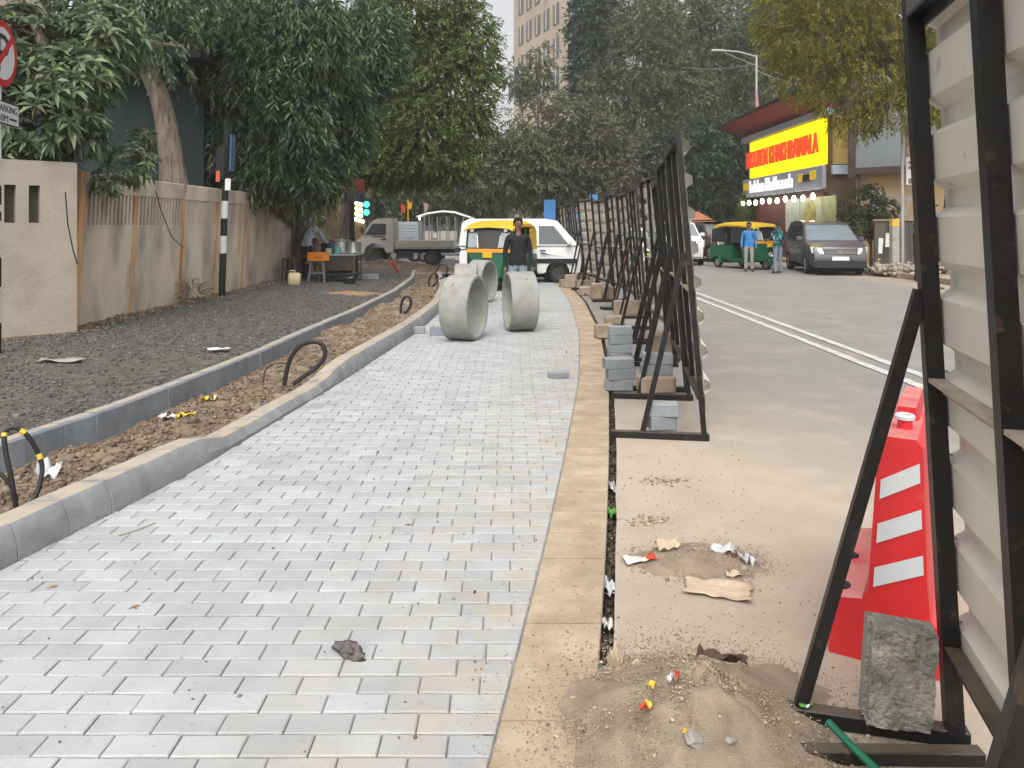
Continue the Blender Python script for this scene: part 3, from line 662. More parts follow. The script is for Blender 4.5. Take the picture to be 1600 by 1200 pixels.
# grey hoarding and peeling wall beside the shop
gb = thing('grey_hoarding', 'large plain grey hoarding on a frame right of the yellow sign', 'hoarding', (13.8, 28.2, 3.2))
a, c_ = Vector((12.95, 29.2, 0)), Vector((15.6, 26.6, 0)); nn = Vector((-.7, -.71, 0))
def panel(a, c_, z0, z1, th): return [a + Vector((0, 0, z0)), c_ + Vector((0, 0, z0)), c_ + Vector((0, 0, z1)), a + Vector((0, 0, z1))]
m = MB(); m.prism(panel(a, c_, 3.75, 7.2, 0), -nn * .08); m.obj('sheet', mat('grey sheet', (.27, .30, .315), .7, .06, .7), gb, world=True)
m = MB(); m.prism(panel(a + nn * .03, c_ + nn * .03, 3.5, 3.75, 0), -nn * .14); m.obj('bottom_rail', mat('brown rail', (.10, .07, .06), .8), gb, world=True)
m = MB(); m.prism(panel(a + nn * .04 - Vector((.12, -.12, 0)), a + nn * .04 + Vector((.08, -.08, 0)), 3.4, 7.2, 0), -nn * .14); m.obj('side_rail', MATS['brown rail'], gb, world=True)
for t in (.05, .95):
    p = a.lerp(c_, t); m = MB(); m.cyl(p - nn * .12, p - nn * .12 + Vector((0, 0, 7)), .06); m.obj('support_post', MATS['brown rail'], gb, world=True)
pw = thing('painted_wall', 'white wall with peeling orange paint under the grey hoarding', 'wall', (14, 27.9, 0))
m = MB(); m.prism(panel(a - nn * .35, c_ - nn * .35 + Vector((2, -2, 0)), 0, 3.5, 0), -nn * .2); m.obj('wall_face', mat('peeling paint', (.55, .50, .42), .9, .2, 1.3, c2=(.50, .30, .09), spots=(2.2, .55, (.48, .50, .50), .8)), pw, world=True)

cw = thing('dark_compound_wall', 'low dark weathered wall with two torn posters behind the parked car', 'wall', (12.6, 24.8, .1))
m = MB(); m.prism([(11.9, 25.2, 0), (20, 22.5, 0), (20, 22.5, 1.72), (11.9, 25.2, 1.72)], (.07, .22, 0)); m.obj('wall_face', mat('mossy plaster', (.085, .075, .06), .95, .5, 1.6, .5, 20, c2=(.16, .14, .115), streak=True), cw, world=True)
m = MB(); m.prism([(11.85, 25.16, 1.72), (20, 22.44, 1.72), (20, 22.44, 1.78), (11.85, 25.16, 1.78)], (.1, .3, 0)); m.obj('coping', M_brown, cw, world=True)
for (x, y0, y1, w) in ((1372, 372, 396, 5), (1383, 364, 386, 5)):
    p = P(x, y1, 24.85); q = P(x + (1 if w else 0), y0, 24.85); m = MB(); m.prism([p, p + Vector((.11, -.04, 0)), q + Vector((.13, -.04, 0)), q], (0, -.01, 0)); m.obj('torn_poster', M_white, cw, world=True)
po = thing('concrete_post', 'square grey concrete post with a yellow band at its top', 'post', (11.75, 23.6, .1))
m = MB(); m.box((0, 0, .72), (.22, .22, 1.45), bev=.015); m.obj('shaft', mat('post concrete', (.30, .29, .27), .9, .2, 4), po)
m = MB(); m.box((0, 0, 1.56), (.225, .225, .24), bev=.015); m.obj('yellow_band', mat('yellow band', (.50, .36, .07), .8, .2, 4), po)
bp = thing('banner_pole', 'thin pale pole carrying a brown and white advertising board', 'pole', (12.2, 24.0, .1))
m = MB(); m.cyl((0, 0, 0), (0, 0, 4.6), .055, .045); m.obj('shaft', mat('galvanised', (.42, .41, .40), .5, .1, 4, metal=.4), bp)
m = MB(); m.box((.37, 0, 4.05), (.52, .05, .85)); m.obj('upper_board', mat('brown print', (.26, .13, .075), .7, .35, 7, c2=(.40, .26, .17)), bp)
m = MB(); m.box((.37, 0, 3.18), (.52, .05, .86)); lo = m.obj('lower_board', mat('white print', (.60, .58, .57), .6, .05, 3), bp)
for (x, z, w, h) in ((.24, 3.44, .16, .07), (.36, 3.28, .38, .10), (.40, 2.86, .44, .16)):
    m = MB(); m.box((x, -.03, z), (w, .012, h)); m.obj('print_block', mat('print purple', (.16, .12, .17), .6), lo)
pts = []; sz = []
for _ in range(1500):
    x = random.uniform(11.3, 14.5); y = 23.9 - (x - 11.3) * .35 + random.gauss(0, .35); pts.append((x, y, .1 + abs(random.gauss(0, .12)))); sz.append(random.uniform(.04, .17) * (1.6 if random.random() < .08 else 1))
tag(scatter('rubble_bank', pts, sz, mat('rubble', (.34, .29, .235), .95, .2, 6, 0, rand='island', ramt=.3)), 'bank of broken stone at the foot of the dark wall', 'rubble')
kb = tag(link('far_kerb', None), kind='structure')
for i in range(44):
    m = MB(); m.box((11.62 + random.gauss(0, .02), 12 + i * .8, .06), (.2, .78, .2 + random.gauss(0, .01)), rz=random.gauss(0, .02), bev=.02); m.obj('kerb_stone', M_brown, kb)

# ================================================================== poles, lamps, wires, signals
M_galv = MATS['galvanised']
for (px, py, Y, hx, hy, lab) in ((1182, 86, 44, 1128, 79, 'street lamp with long arm rising behind the snack shop roof'), (990, 172, 62, 950, 160, 'slim street lamp among the hazy trees beyond the barricades')):
    t = P(px, py, Y); h = P(hx, hy, Y); l = thing('street_lamp', lab, 'street lamp', (t.x, Y, 0))
    m = MB(); m.cyl((t.x, Y, 0), t, .11, .06, 10); m.obj('pole', M_galv, l, 40, world=True)
    m = MB(); m.tube([t - Vector((0, 0, .1)), t.lerp(h, .5) + Vector((0, 0, .05)), h], .045, 7); m.obj('arm', M_galv, l, world=True)
    m = MB(); m.box(h + Vector((-.25, 0, 0)), (.75, .24, .12), bev=.03); m.obj('lamp_head', M_galv, l, world=True)
    if px == 1182: m = MB(); m.prism([P(1183, 138, Y - .15), P(1187, 176, Y - .15), P(1182, 178, Y - .15), P(1181, 150, Y - .15)], (0, .04, 0)); m.obj('pink_streamer', mat('faded pink', (.42, .18, .28), .8), l, world=True)
def wire(p0, p1, sag, lab, r=.018):
    pts = [p0.lerp(p1, i / 16) - Vector((0, 0, sag * 4 * (i / 16) * (1 - i / 16))) for i in range(17)]
    m = MB(); m.tube(pts, r, 5); tag(m.obj('overhead_wire', mat('grey wire', (.26, .25, .235), .7)), lab, 'wire')
t = P(1182, 86, 44)
wire(P(1132, 82, 44), P(1460, 165, 30), .4, 'wire running from the street lamp arm down behind the yellow-green tree')
wire(P(1182, 110, 44), P(1470, 120, 34), .9, 'lower wire sagging behind the yellow-green tree')
wire(P(950, 60, 60), P(1180, 100, 46), 1.1, 'wire sagging through the tree tops left of the street lamp')
wire(P(1030, 85, 58), P(1130, 80, 44), 1.8, 'loop of wire hanging left of the street lamp head')
# striped signal pole by the wall
sp = thing('signal_pole', 'black and white striped traffic signal pole standing against the wall', 'signal pole', (-5.50, 14.55, .2))
tilt = Matrix.Shear('XY', 4, (.03, 0)) if False else Matrix(((1, 0, .033, 0), (0, 1, 0, 0), (0, 0, 1, 0), (0, 0, 0, 1)))
z = 0.0; bands = [(.85, 0), (.33, 1), (.33, 0), (.33, 1), (.30, 0), (1.1, 0)]
M_bw = [mat('pole black', (.015, .016, .016), .55, .2, 8), mat('pole white', (.60, .60, .58), .6, .1, 8, spots=(12, .62, (.3, .28, .25), .6))]
for hgt, c_ in bands:
    m = MB(tilt); m.cyl((0, 0, z + .001), (0, 0, z + hgt - .001), .062, n=14); m.obj('black_band' if c_ == 0 else 'white_band', M_bw[c_], sp, 40); z += hgt
m = MB(tilt); m.box((-.06, -.02, 2.55), (.17, .24, .62), bev=.02); m.obj('signal_box', M_dark, sp)
m = MB(tilt); m.box((.10, .03, 2.75), (.035, .22, .7), bev=.008); m.obj('side_plate', mat('blue plate', (.07, .11, .20), .5, .2, 9), sp)
m = MB(tilt); m.box((-.09, -.15, 2.30), (.07, .02, .20)); m.obj('orange_tag', mat('orange tag', (.65, .13, .04), .6), sp)
m = MB(tilt); m.box((.08, -.09, 2.15), (.10, .02, .22)); m.obj('white_notice', M_white, sp)
# no-parking sign at the left edge
ns = thing('no_parking_sign', 'round red and white no parking sign on a striped pole at the left edge', 'road sign', (-5.45, 8.1, .18))
z = 0.0
for hgt, c_ in ((.37, 0), (.38, 1), (.31, 0), (.385, 1), (.10, 0), (.07, 1), (.20, 0), (1.75, 1)):
    m = MB(); m.cyl((0, 0, z + .001), (0, 0, z + hgt - .001), .056, n=14); m.obj('black_band' if c_ == 0 else 'white_band', M_bw[c_], ns, 40); z += hgt
sn = Vector((.98, .20, 0)).normalized(); sr = Vector((-.20, .98, 0)).normalized(); up = Vector((0, 0, 1)); so_ = sn * .062
def disc(z, r, off, m_, name, par, n=36):
    b = MB(); c0 = so_ + sn * off + up * z; b.cyl(c0, c0 + sn * .006, r, n=n); return b.obj(name, m_, par)
zc = CAM_H + (352 - 83) * 8.1 / F - .18
M_sred = mat('sign red', (.50, .02, .025), .45, .06, 4); M_swh = mat('sign white', (.62, .65, .67), .45, .04, 4); M_sbl = mat('sign black', (.02, .025, .03), .5, .1, 4)
rd = disc(zc, .35, 0.0, M_sred, 'disc', ns); wd = disc(zc, .275, .008, M_swh, 'white_field', rd)
text_obj('P', .26, .40, frame_m(so_ + sn * .0165 + up * zc, sr, up), M_sbl, rd, depth=.001, world=False)
b = MB(); q = (sr * .707 + up * .707); c0 = so_ + sn * .021 + up * zc; w_ = (sr * .707 - up * .707) * .032
b.prism([c0 - q * .29 - w_, c0 + q * .29 - w_, c0 + q * .29 + w_, c0 - q * .29 + w_], sn * .004); b.obj('slash', M_sred, rd)
zp = CAM_H + (352 - 175) * 8.1 / F - .18
b = MB(); c0 = so_ + up * zp; b.prism([c0 + sr * s * .40 + up * t_ * .122 for s, t_ in ((-1, -1), (1, -1), (1, 1), (-1, 1))], sn * .006); pl = b.obj('plate', M_sbl, ns)
b = MB(); c0 = so_ + up * zp + sn * .007; b.prism([c0 + sr * s * .385 + up * t_ * .108 for s, t_ in ((-1, -1), (1, -1), (1, 1), (-1, 1))], sn * .003); b.obj('plate_face', M_swh, pl)
text_obj('NO PARKING', .70, .075, frame_m(so_ + sn * .0125 + up * (zp + .048), sr, up), M_sbl, pl, depth=.001, world=False)
text_obj('50M', .24, .075, frame_m(so_ + sn * .0125 + up * (zp - .055), sr, up), M_sbl, pl, depth=.001, world=False)
for s in (-1, 1):
    b = MB(); c0 = so_ + sn * .0115 + up * (zp - .052) + sr * s * .245; b.prism([c0 + sr * i * .085 + up * j * .011 for i, j in ((-1, -1), (1, -1), (1, 1), (-1, 1))], sn * .002); b.obj('dash', M_sbl, pl)
# ================================================================== sheet barricades
LF = .085
def angle_bar(b, p, q, w, side, fwd, t=.006):
    """L-section bar from p to q; flanges along side and fwd"""
    p, q, side, fwd = map(Vector, (p, q, side, fwd))
    sec = lambda o: [o, o + side * w, o + side * w + fwd * t, o + side * t + fwd * t, o + side * t + fwd * w, o + fwd * w]
    b.loft([sec(p), sec(q)])
def make_barricade(L, H, bases=(True, True), LF=.085, pw=.038):
    root = thing('barricade_panel', 'x', 'barricade', group='sheet barricade panels along the works')
    X = lambda z: -LF * z
    for i, y in enumerate((0.0, L / 2 - .025, L - .05)):
        b = MB(); z0 = .02 if i != 1 else .35
        b.loft([[(X(z), y, z), (X(z) + .006, y, z), (X(z) + .006, y + .044, z), (X(z) + .05, y + .044, z), (X(z) + .05, y + .05, z), (X(z), y + .05, z)] for z in (z0, H)]) if False else None
        b.loft([[(X(z) + .046 - pw, y, z), (X(z) + .046, y, z), (X(z) + .046, y + .05, z), (X(z) + .046 - pw, y + .05, z)] for z in (z0, H if i != 1 else H - .14)])
        b.obj('post', M_black, root)
    for z in (H - .14, H * .47, .30):
        b = MB(); b.box((X(z) + .022, L / 2, z), (.046, L - .102, .012)); b.box((X(z) + .042, L / 2, z - .022), (.008, L - .102, .034)); b.obj('rail', M_black if z > 2 or z < .5 else mat('dusty iron', (.36, .305, .24), .7, .25, 8), root)
    for i, y in enumerate((0.0, L - .05)):
        if not bases[i]: continue
        b = MB(); b.box((-.30, y + .026, .026), (.72, .05, .05), bev=.004); b.obj('base_bar', M_black, root)
        b = MB(); b.tube([(-.42, y + .03, .05), (X(1.38) + .0, y + .03, 1.38)], .027, 4); b.obj('brace', M_black, root)
    # trapezoid sheet, ribs lying level, riveted on the road side
    prof = []; z = .22; per = .25
    while z < H - .12:
        prof += [(z, 0.0), (z + .135, 0.0), (z + .165, .045), (z + .22, .045)]; z += per
    prof = [p for p in prof if p[0] < H - .1] + [(H - .1, 0.0)]
    b = MB(); n = 6; vs = []
    for i in range(n + 1):
        y = -.03 + (L + .06) * i / n
        for (z, d) in prof: vs.append((X(z) + .052 + d + .004 * n3(y * 3, z * 2), y, z))
    k = len(prof); b.add(vs, [(i * k + j, i * k + j + 1, (i + 1) * k + j + 1, (i + 1) * k + j) for i in range(n) for j in range(k - 1)])
    b.obj('sheet', M_sheet, root)
    for y in (.052, L - .056):
        for z in np.arange(.35, H - .2, .25):
            b = MB(); b.cyl((X(z) + .046, y, z + .04), (X(z) + .046, y + (.02 if y < .5 else -.02), z + .04), .004, n=5); b.obj('rivet', M_alloy, root)
    return root
fx = curve_fn([(5.0, 1.30), (5.6, 1.38), (7.0, 1.58), (8.5, 1.83), (10.5, 2.08), (13, 2.25), (14.4, 2.32), (16.6, 2.32), (19.6, 2.16), (23, 1.98), (28, 1.86), (36, 1.7)], 1.2)
ordn = ['first', 'second', 'third', 'fourth', 'fifth', 'sixth', 'seventh', 'eighth', 'ninth', 'tenth', 'eleventh', 'twelfth', 'thirteenth', 'fourteenth', 'fifteenth']
PL = 1.36
proto = make_barricade(PL, 2.33)
near_y = [5.62, 7.25, 8.85, 10.3, 12.95, 14.45, 15.95, 17.5, 19.2, 21.0, 23.0, 25.3, 27.8]
for i, y in enumerate(near_y):
    x0, x1 = fx(y), fx(y + PL); rz = math.atan2(-(x1 - x0), PL) + (random.gauss(0, .05) if i else 0)
    lab = '%s black-framed sheet barricade in the row, from the near end%s' % (ordn[i], ', two blocks on it' if i == 0 else '')
    sc = [2.33, 2.33, 2.18, 2.36, 2.33, 2.30, 2.36, 2.28, 2.36, 2.3, 2.36, 2.33, 2.36][i] / 2.33
    o = proto if i == 0 else dup(proto, (0, 0, 0), 0)
    o.location = (x0, y, 0); o.rotation_euler = (0, random.gauss(0, .012) if i else 0, rz); o.scale = (1, 1, sc); o['label'] = lab
# the close panel at the right edge
big = make_barricade(1.25, 2.36, LF=.052, pw=.05)
v = Vector((.29, 1.17)); big.location = (1.335 - .29 * 1.04, 2.372 - 1.17 * 1.04, 0); big.rotation_euler = (0, 0, math.atan2(-v.x, v.y)); big['label'] = 'huge close barricade panel of cream ribbed sheet cut off by the right edge'
for o in big.children:
    if o.name.startswith('base_bar'): o.location = (0, 0, 0)
b = MB(); b.box((.98, 2.262, .022), (.80, .045, .042), rz=-.02, bev=.004); tag(b.obj('loose_base_bar', M_black), 'dirty black iron bar lying in front of the close panel foot', 'iron bar')
b = MB(); b.tube([(.955, 2.32, .08), (.99, 2.24, .062), (1.035, 2.12, .05)], .011, 6); tag(b.obj('green_stick', mat('green plastic', (.01, .13, .075), .5)), 'short green plastic stick lying over the black base bars', 'stick')

# ---- hewn stone block standing on the base bar
bm = bmesh.new(); bmesh.ops.create_cube(bm, size=1.0)
for v in bm.verts: v.co.x *= .188; v.co.y *= .10; v.co.z *= .30
bmesh.ops.subdivide_edges(bm, edges=bm.edges[:], cuts=30, use_grid_fill=True)
for v in bm.verts:
    p = v.co.copy(); rough = 1.0 if (p.y < -.045 or p.z > .15) else .25
    if p.x < -.09: rough = .12
    v.co += Vector((.25, -1, .3)) * ((mnoise.fractal(p * 16, .9, 2.1, 3) * .008 + mnoise.fractal(p * 60, .8, 2.1, 4) * .007) * rough)
    if p.z < -.10 and p.x > 0: v.co.y += .03 * max(0, (-.10 - p.z) / .08) * max(0, min(1, (p.x + .01) / .06)) * (1 if p.y < 0 else 0)
    if p.y < 0: v.co.x += .012 if p.x < -.09 else 0
me = bpy.data.meshes.new('stone_block'); bm.to_mesh(me); bm.free(); me.materials.append(M_stone); me.materials.append(M_stoneside)
for p in me.polygons:
    if p.normal.x < -.75: p.material_index = 1
    p.use_smooth = True
me.set_sharp_from_angle(angle=R(50))
sb_ = link('hewn_stone_block', me); sb_.location = (1.185, 2.36, .052 + .153); sb_.rotation_euler = (0, R(3.5), R(-14)); tag(sb_, 'rough grey hewn stone block standing upright on the close panel base', 'stone block')

# ================================================================== red water-filled road barrier
rb = thing('road_barrier', 'red plastic road barrier with three white diagonal stripes behind the close panel', 'road barrier', (1.35, 2.74, 0), R(-31))
def sec(y, k=1.0): return [(x * k * .9, y, z) for x, z in ((-.235, 0), (.175, 0), (.175, .17), (.145, .20), (.135, .31), (.118, .80), (.095, .825), (-.025, .825), (-.045, .80), (-.085, .26), (-.105, .225), (-.215, .21), (-.235, .19))]
secs = []
for y, k in ((0, .96), (.02, 1.0), (.73, 1.0), (.75, .96)): secs.append(sec(y, k))
b = MB(); b.loft(secs); b.obj('body', M_red, rb, 35)
b = MB(); b.loft([[(x, y, z) for x, z in ((.035 - .045 * k, .822), (.035 + .04 * k, .822), (.035 + .03 * k, .875), (.035 - .035 * k, .875))] for y, k in ((.30, .9), (.33, 1), (.70, 1), (.73, .9))]); b.obj('top_ridge', M_red, rb, 35)
b = MB(); b.cyl((.035, .16, .82), (.035, .16, .862), .026, n=14); b.obj('pin', M_red, rb, 40)
b = MB(); b.lathe([(.02, .0), (.034, .0), (.036, .012), (.03, .018), (.022, .016), (.02, .0)], 18, Matrix.Translation((.035, .16, .86))); b.obj('pin_ring', M_reflect, rb, 50)
for z in (.66, .50, .34):
    w0 = lambda zz: (-.085 + (zz - .26) / .54 * .04) * .88 + .014; w1 = lambda zz: (.135 + (zz - .31) / .49 * -.018) * .88 - .012
    pts = [(w0(z), -.002, z - .062), (w1(z + .02), -.002, z + .018), (w1(z + .09), -.002, z + .085), (w0(z + .06), -.002, z + .008)]
    b = MB(); b.prism(pts, (0, -.003, 0)); b.obj('reflective_stripe', M_reflect, rb)
for (y, r) in ((.10, .036), (.40, .028)):
    b = MB(); b.cyl((-.178, y, .216), (-.178, y, .221), r, n=18); b.obj('filler_cap', M_dark, rb, 40)
for z in (.62, .36):
    b = MB(); b.box((.098 if z > .5 else .112, .35, z), (.02, .05, .16), bev=.008); b.obj('grip_slot', mat('red slot', (.35, .012, .015), .5), rb)

# ================================================================== concrete pipe rings
def pipe(c, n, dia, L, lab, th=.055):
    n = Vector((n[0], n[1], 0)).normalized(); t = thing('concrete_pipe_ring', lab, 'pipe ring', (c[0], c[1], 0), group='concrete pipe rings')
    T = frame_m((0, 0, dia / 2), (-n.y, n.x, 0), (0, 0, 1)); r = dia / 2; b = MB(T)
    b.lathe([(r - th, -L / 2 + .012), (r - th + .01, -L / 2), (r - .012, -L / 2), (r, -L / 2 + .014), (r, L / 2 - .014), (r - .012, L / 2), (r - th + .01, L / 2), (r - th, L / 2 - .012), (r - th, -L / 2 + .012)], 56)
    b.obj('ring', M_pipe, t, 40)
    for s in (0.9, 2.3):
        a = s; p = T @ Vector(((r - .001) * math.cos(a), (r - .001) * math.sin(a), -.05)); q = T @ Vector(((r + .001) * math.cos(a), (r + .001) * math.sin(a), -.05))
        b = MB(); b.cyl(p, q, .012, n=8); b.obj('lifting_hole', M_dark, t)
pipe((-.66, 10.62), (.955, -.30), .895, .40, 'nearest concrete pipe ring on the bricks, opening to the right')
pipe((.12, 11.55), (-.98, -.19), .885, .40, 'concrete pipe ring on the right of the path, opening to the left')
pipe((-.62, 15.8), (.92, -.38), .87, .36, 'concrete pipe ring behind the nearest one, opening to the right')
pipe((-.87, 14.6), (1, .02), .85, .42, 'concrete pipe ring farthest left, showing only its top behind the nearest')

# ================================================================== loose blocks
def block(c, d, rz, m, lab, name='paving_block', group=None, bev=.006, ry=0.0):
    b = MB(); b.box((0, 0, d[2] / 2), d, bev=bev); o = b.obj(name, m); o.location = c; o.rotation_euler = (0, ry, rz); tag(o, lab, 'block', group); return o
block(G(872, 590), (.21, .105, .06), .05, M_block, 'single dark grey paving block lying alone on the pale bricks')
block(G(688, 523), (.30, .14, .12), .03, M_kerbb, 'dark blue-grey kerb block beside the nearest pipe ring', 'kerb_block')
block(G(655, 521), (.17, .10, .10), .03, M_kerb, 'small grey kerb offcut between the kerb and the dark block', 'kerb_block')
p = G(1036, 684); z = .053
block((p.x, p.y + .06, z), (.20, .13, .10), .12, M_block, 'lower grey block of the pair on the nearest base bar', group='grey blocks weighting the barricades')
block((p.x + .01, p.y + .06, z + .10), (.225, .14, .095), -.08, M_block, 'upper grey block of the pair on the nearest base bar', group='grey blocks weighting the barricades')
p = G(970, 612); 
for i, w in enumerate(('bottom', 'middle', 'top')): block((p.x + random.gauss(0, .008), p.y + .08, .05 + i * .102 - .045), (.26 + .02 * (i == 2), .15, .10), random.gauss(0, .06), M_block, '%s block of the three-high grey stack at the second base bar' % w, group='grey blocks weighting the barricades')
p = G(970, 582)
for i, w in enumerate(('lowest', 'second', 'third', 'fourth', 'topmost')): block((p.x + random.gauss(0, .008) + .01, p.y + .15, .002 + i * .096), (.25, .15, .094), random.gauss(0, .05), M_block, '%s block of the five-high grey stack behind the shorter stack' % w, group='grey blocks weighting the barricades')
p = G(1027, 622)
block((p.x, p.y + .06, .03), (.33, .22, .18), .1, M_brown, 'rough brown stone carrying two grey blocks on the second base bar', 'rough_stone', bev=.03)
for i, w in enumerate(('lower', 'upper')): block((p.x + .01 * i, p.y + .05, .212 + i * .097), (.27, .15, .095), .05 - .1 * i, M_block, '%s of two grey blocks on the rough brown stone' % w, group='grey blocks weighting the barricades')
stones = [(1040, 560, .30, .22, .30, 'tall brown stone behind the two grey blocks'), (945, 530, .26, .20, .20, 'pale brown stone at the trench beside the five-high stack'), (985, 492, .5, .3, .24, 'wide brown stone with a hole under the third barricade'),
          (960, 508, .3, .2, .14, 'low flat brown stone behind the five-high stack'), (934, 468, .26, .24, .34, 'upright brown stone, middle of the far stones by the trench'), (950, 470, .24, .2, .3, 'upright brown stone just right of the middle one'),
          (916, 462, .3, .22, .2, 'squat brown stone left of the upright stones'), (911, 452, .34, .26, .22, 'brown stone slab stacked behind the squat stone'), (893, 450, .30, .30, .34, 'tall brown stone below the white van bumper'),
          (883, 449, .24, .2, .2, 'small brown stone left of the tall one by the van'), (916, 441, .36, .28, .40, 'farthest large brown stone under the barricade row')]
for (x, y, w, d_, h, lab) in stones:
    p = G(x, y); b = MB(); b.box((0, 0, h / 2), (w, d_, h), bev=.02); me = b.mesh('rough_stone', M_brown)
    for v in me.vertices: v.co += Vector((n3(*(v.co * 9 + p)), n3(*(v.co * 9 + p * 2)), n3(*(v.co * 9 + p * 3)) * .6)) * .04
    o = link('rough_stone', me); o.location = (p.x, p.y + d_ / 2, 0); o.rotation_euler = (0, 0, random.gauss(0, .2)); tag(o, lab, 'stone', 'brown stones weighting the barricades')

# ================================================================== cable loops in the soil
def cable(pts, r, lab, tape=()):
    t = thing('cable_loop', lab, 'cable', tuple(pts[0]), group='cable ends sticking out of the soil')
    pp = [Vector(p) for p in pts]; sm = []
    for i in range(len(pp) - 1):
        p0, p1, p2, p3 = pp[max(i - 1, 0)], pp[i], pp[i + 1], pp[min(i + 2, len(pp) - 1)]
        for k in range(6):
            u = k / 6; sm.append(.5 * ((2 * p1) + (p2 - p0) * u + (2 * p0 - 5 * p1 + 4 * p2 - p3) * u * u + (3 * p1 - p0 - 3 * p2 + p3) * u ** 3))
    sm.append(pp[-1]); b = MB(); b.tube(sm, r, 8); b.obj('cable', M_cable, t, 60, world=True)
    for f in tape:
        i = int(f * (len(sm) - 3)); b = MB(); b.tube(sm[i:i + 3], r * 1.18, 8); b.obj('tape', M_yelt, t, 60, world=True)
Yc = 4.05
cable([P(x, y, Yc + dy) for x, y, dy in ((26, 800, 0), (18, 750, 0), (8, 700, .02), (8, 676, .04), (22, 668, .06), (42, 680, .08), (58, 705, .1), (66, 730, .1), (60, 765, .06), (48, 788, .02))], .013, 'near grey cable loop with yellow tape bands at the left edge', (.32, .52, .72))
cable([P(x, y, Yc + .1) for x, y in ((-14, 733), (0, 740), (14, 755), (24, 775), (28, 800))], .010, 'second grey cable bending into the soil at the left edge')
Yc = 6.5
cable([P(x, y, Yc) for x, y in ((444, 602), (448, 580), (455, 558), (468, 541), (485, 534), (500, 536), (508, 548), (505, 562), (492, 576), (475, 588), (458, 600))], .020, 'thick black cable loop standing up in front of the tall kerb')
cable([P(x, y, Yc + .4) for x, y in ((412, 598), (414, 580), (425, 570), (440, 567), (450, 568))], .006, 'thin pale cable bowing beside the thick black loop')
for j, (cx, cy, Yj, w, h, lab) in enumerate(((634, 476, 10.9, 8, 26, 'black cable loop in the soil heap'), (677, 437, 15.5, 7, 20, 'small black cable loop behind the nearest pipe ring'), (690, 424, 18.5, 9, 22, 'small black cable loop near the grey blocks at the kerb end'))):
    cable([P(cx - w, cy + h * .55, Yj), P(cx - w * .9, cy, Yj), P(cx - w * .2, cy - h * .45, Yj), P(cx + w * .8, cy - h * .4, Yj), P(cx + w, cy, Yj), P(cx + w * .4, cy + h * .35, Yj), P(cx - w * .3, cy + h * .55, Yj)], .02, lab)
# ================================================================== vehicles
M_dkrim = mat('dull steel rim', (.07, .07, .07), .6, .2, 6, metal=.3)
def wheel(par, c, r, w, ax=1, rim=None, spokes=7):
    t = link('wheel', None, par); t.location = c
    T = Matrix.Rotation(R(90), 4, 'Y')
    b = MB(T); b.lathe([(r * .60, -w * .42), (r * .72, -w * .5), (r * .93, -w * .48), (r, -w * .30), (r, w * .30), (r * .93, w * .48), (r * .72, w * .5), (r * .60, w * .42)], 26); b.obj('tyre', M_rubber, t, 40)
    b = MB(T)
    for s in (-1, 1):
        z = s * w * .36
        b.lathe([(.004, z + s * .02), (r * .14, z + s * .02), (r * .16, z), (r * .5, z), (r * .62, z + s * w * .06)], 20)
        for k in range(spokes):
            a = 2 * math.pi * k / spokes; p = Vector((r * .12 * math.cos(a), r * .12 * math.sin(a), z + s * .012)); q = Vector((r * .56 * math.cos(a), r * .56 * math.sin(a), z + s * .012)); b.tube([p, q], [r * .07, r * .05], 4)
    b.obj('rim', rim or M_alloy, t, 40); return t
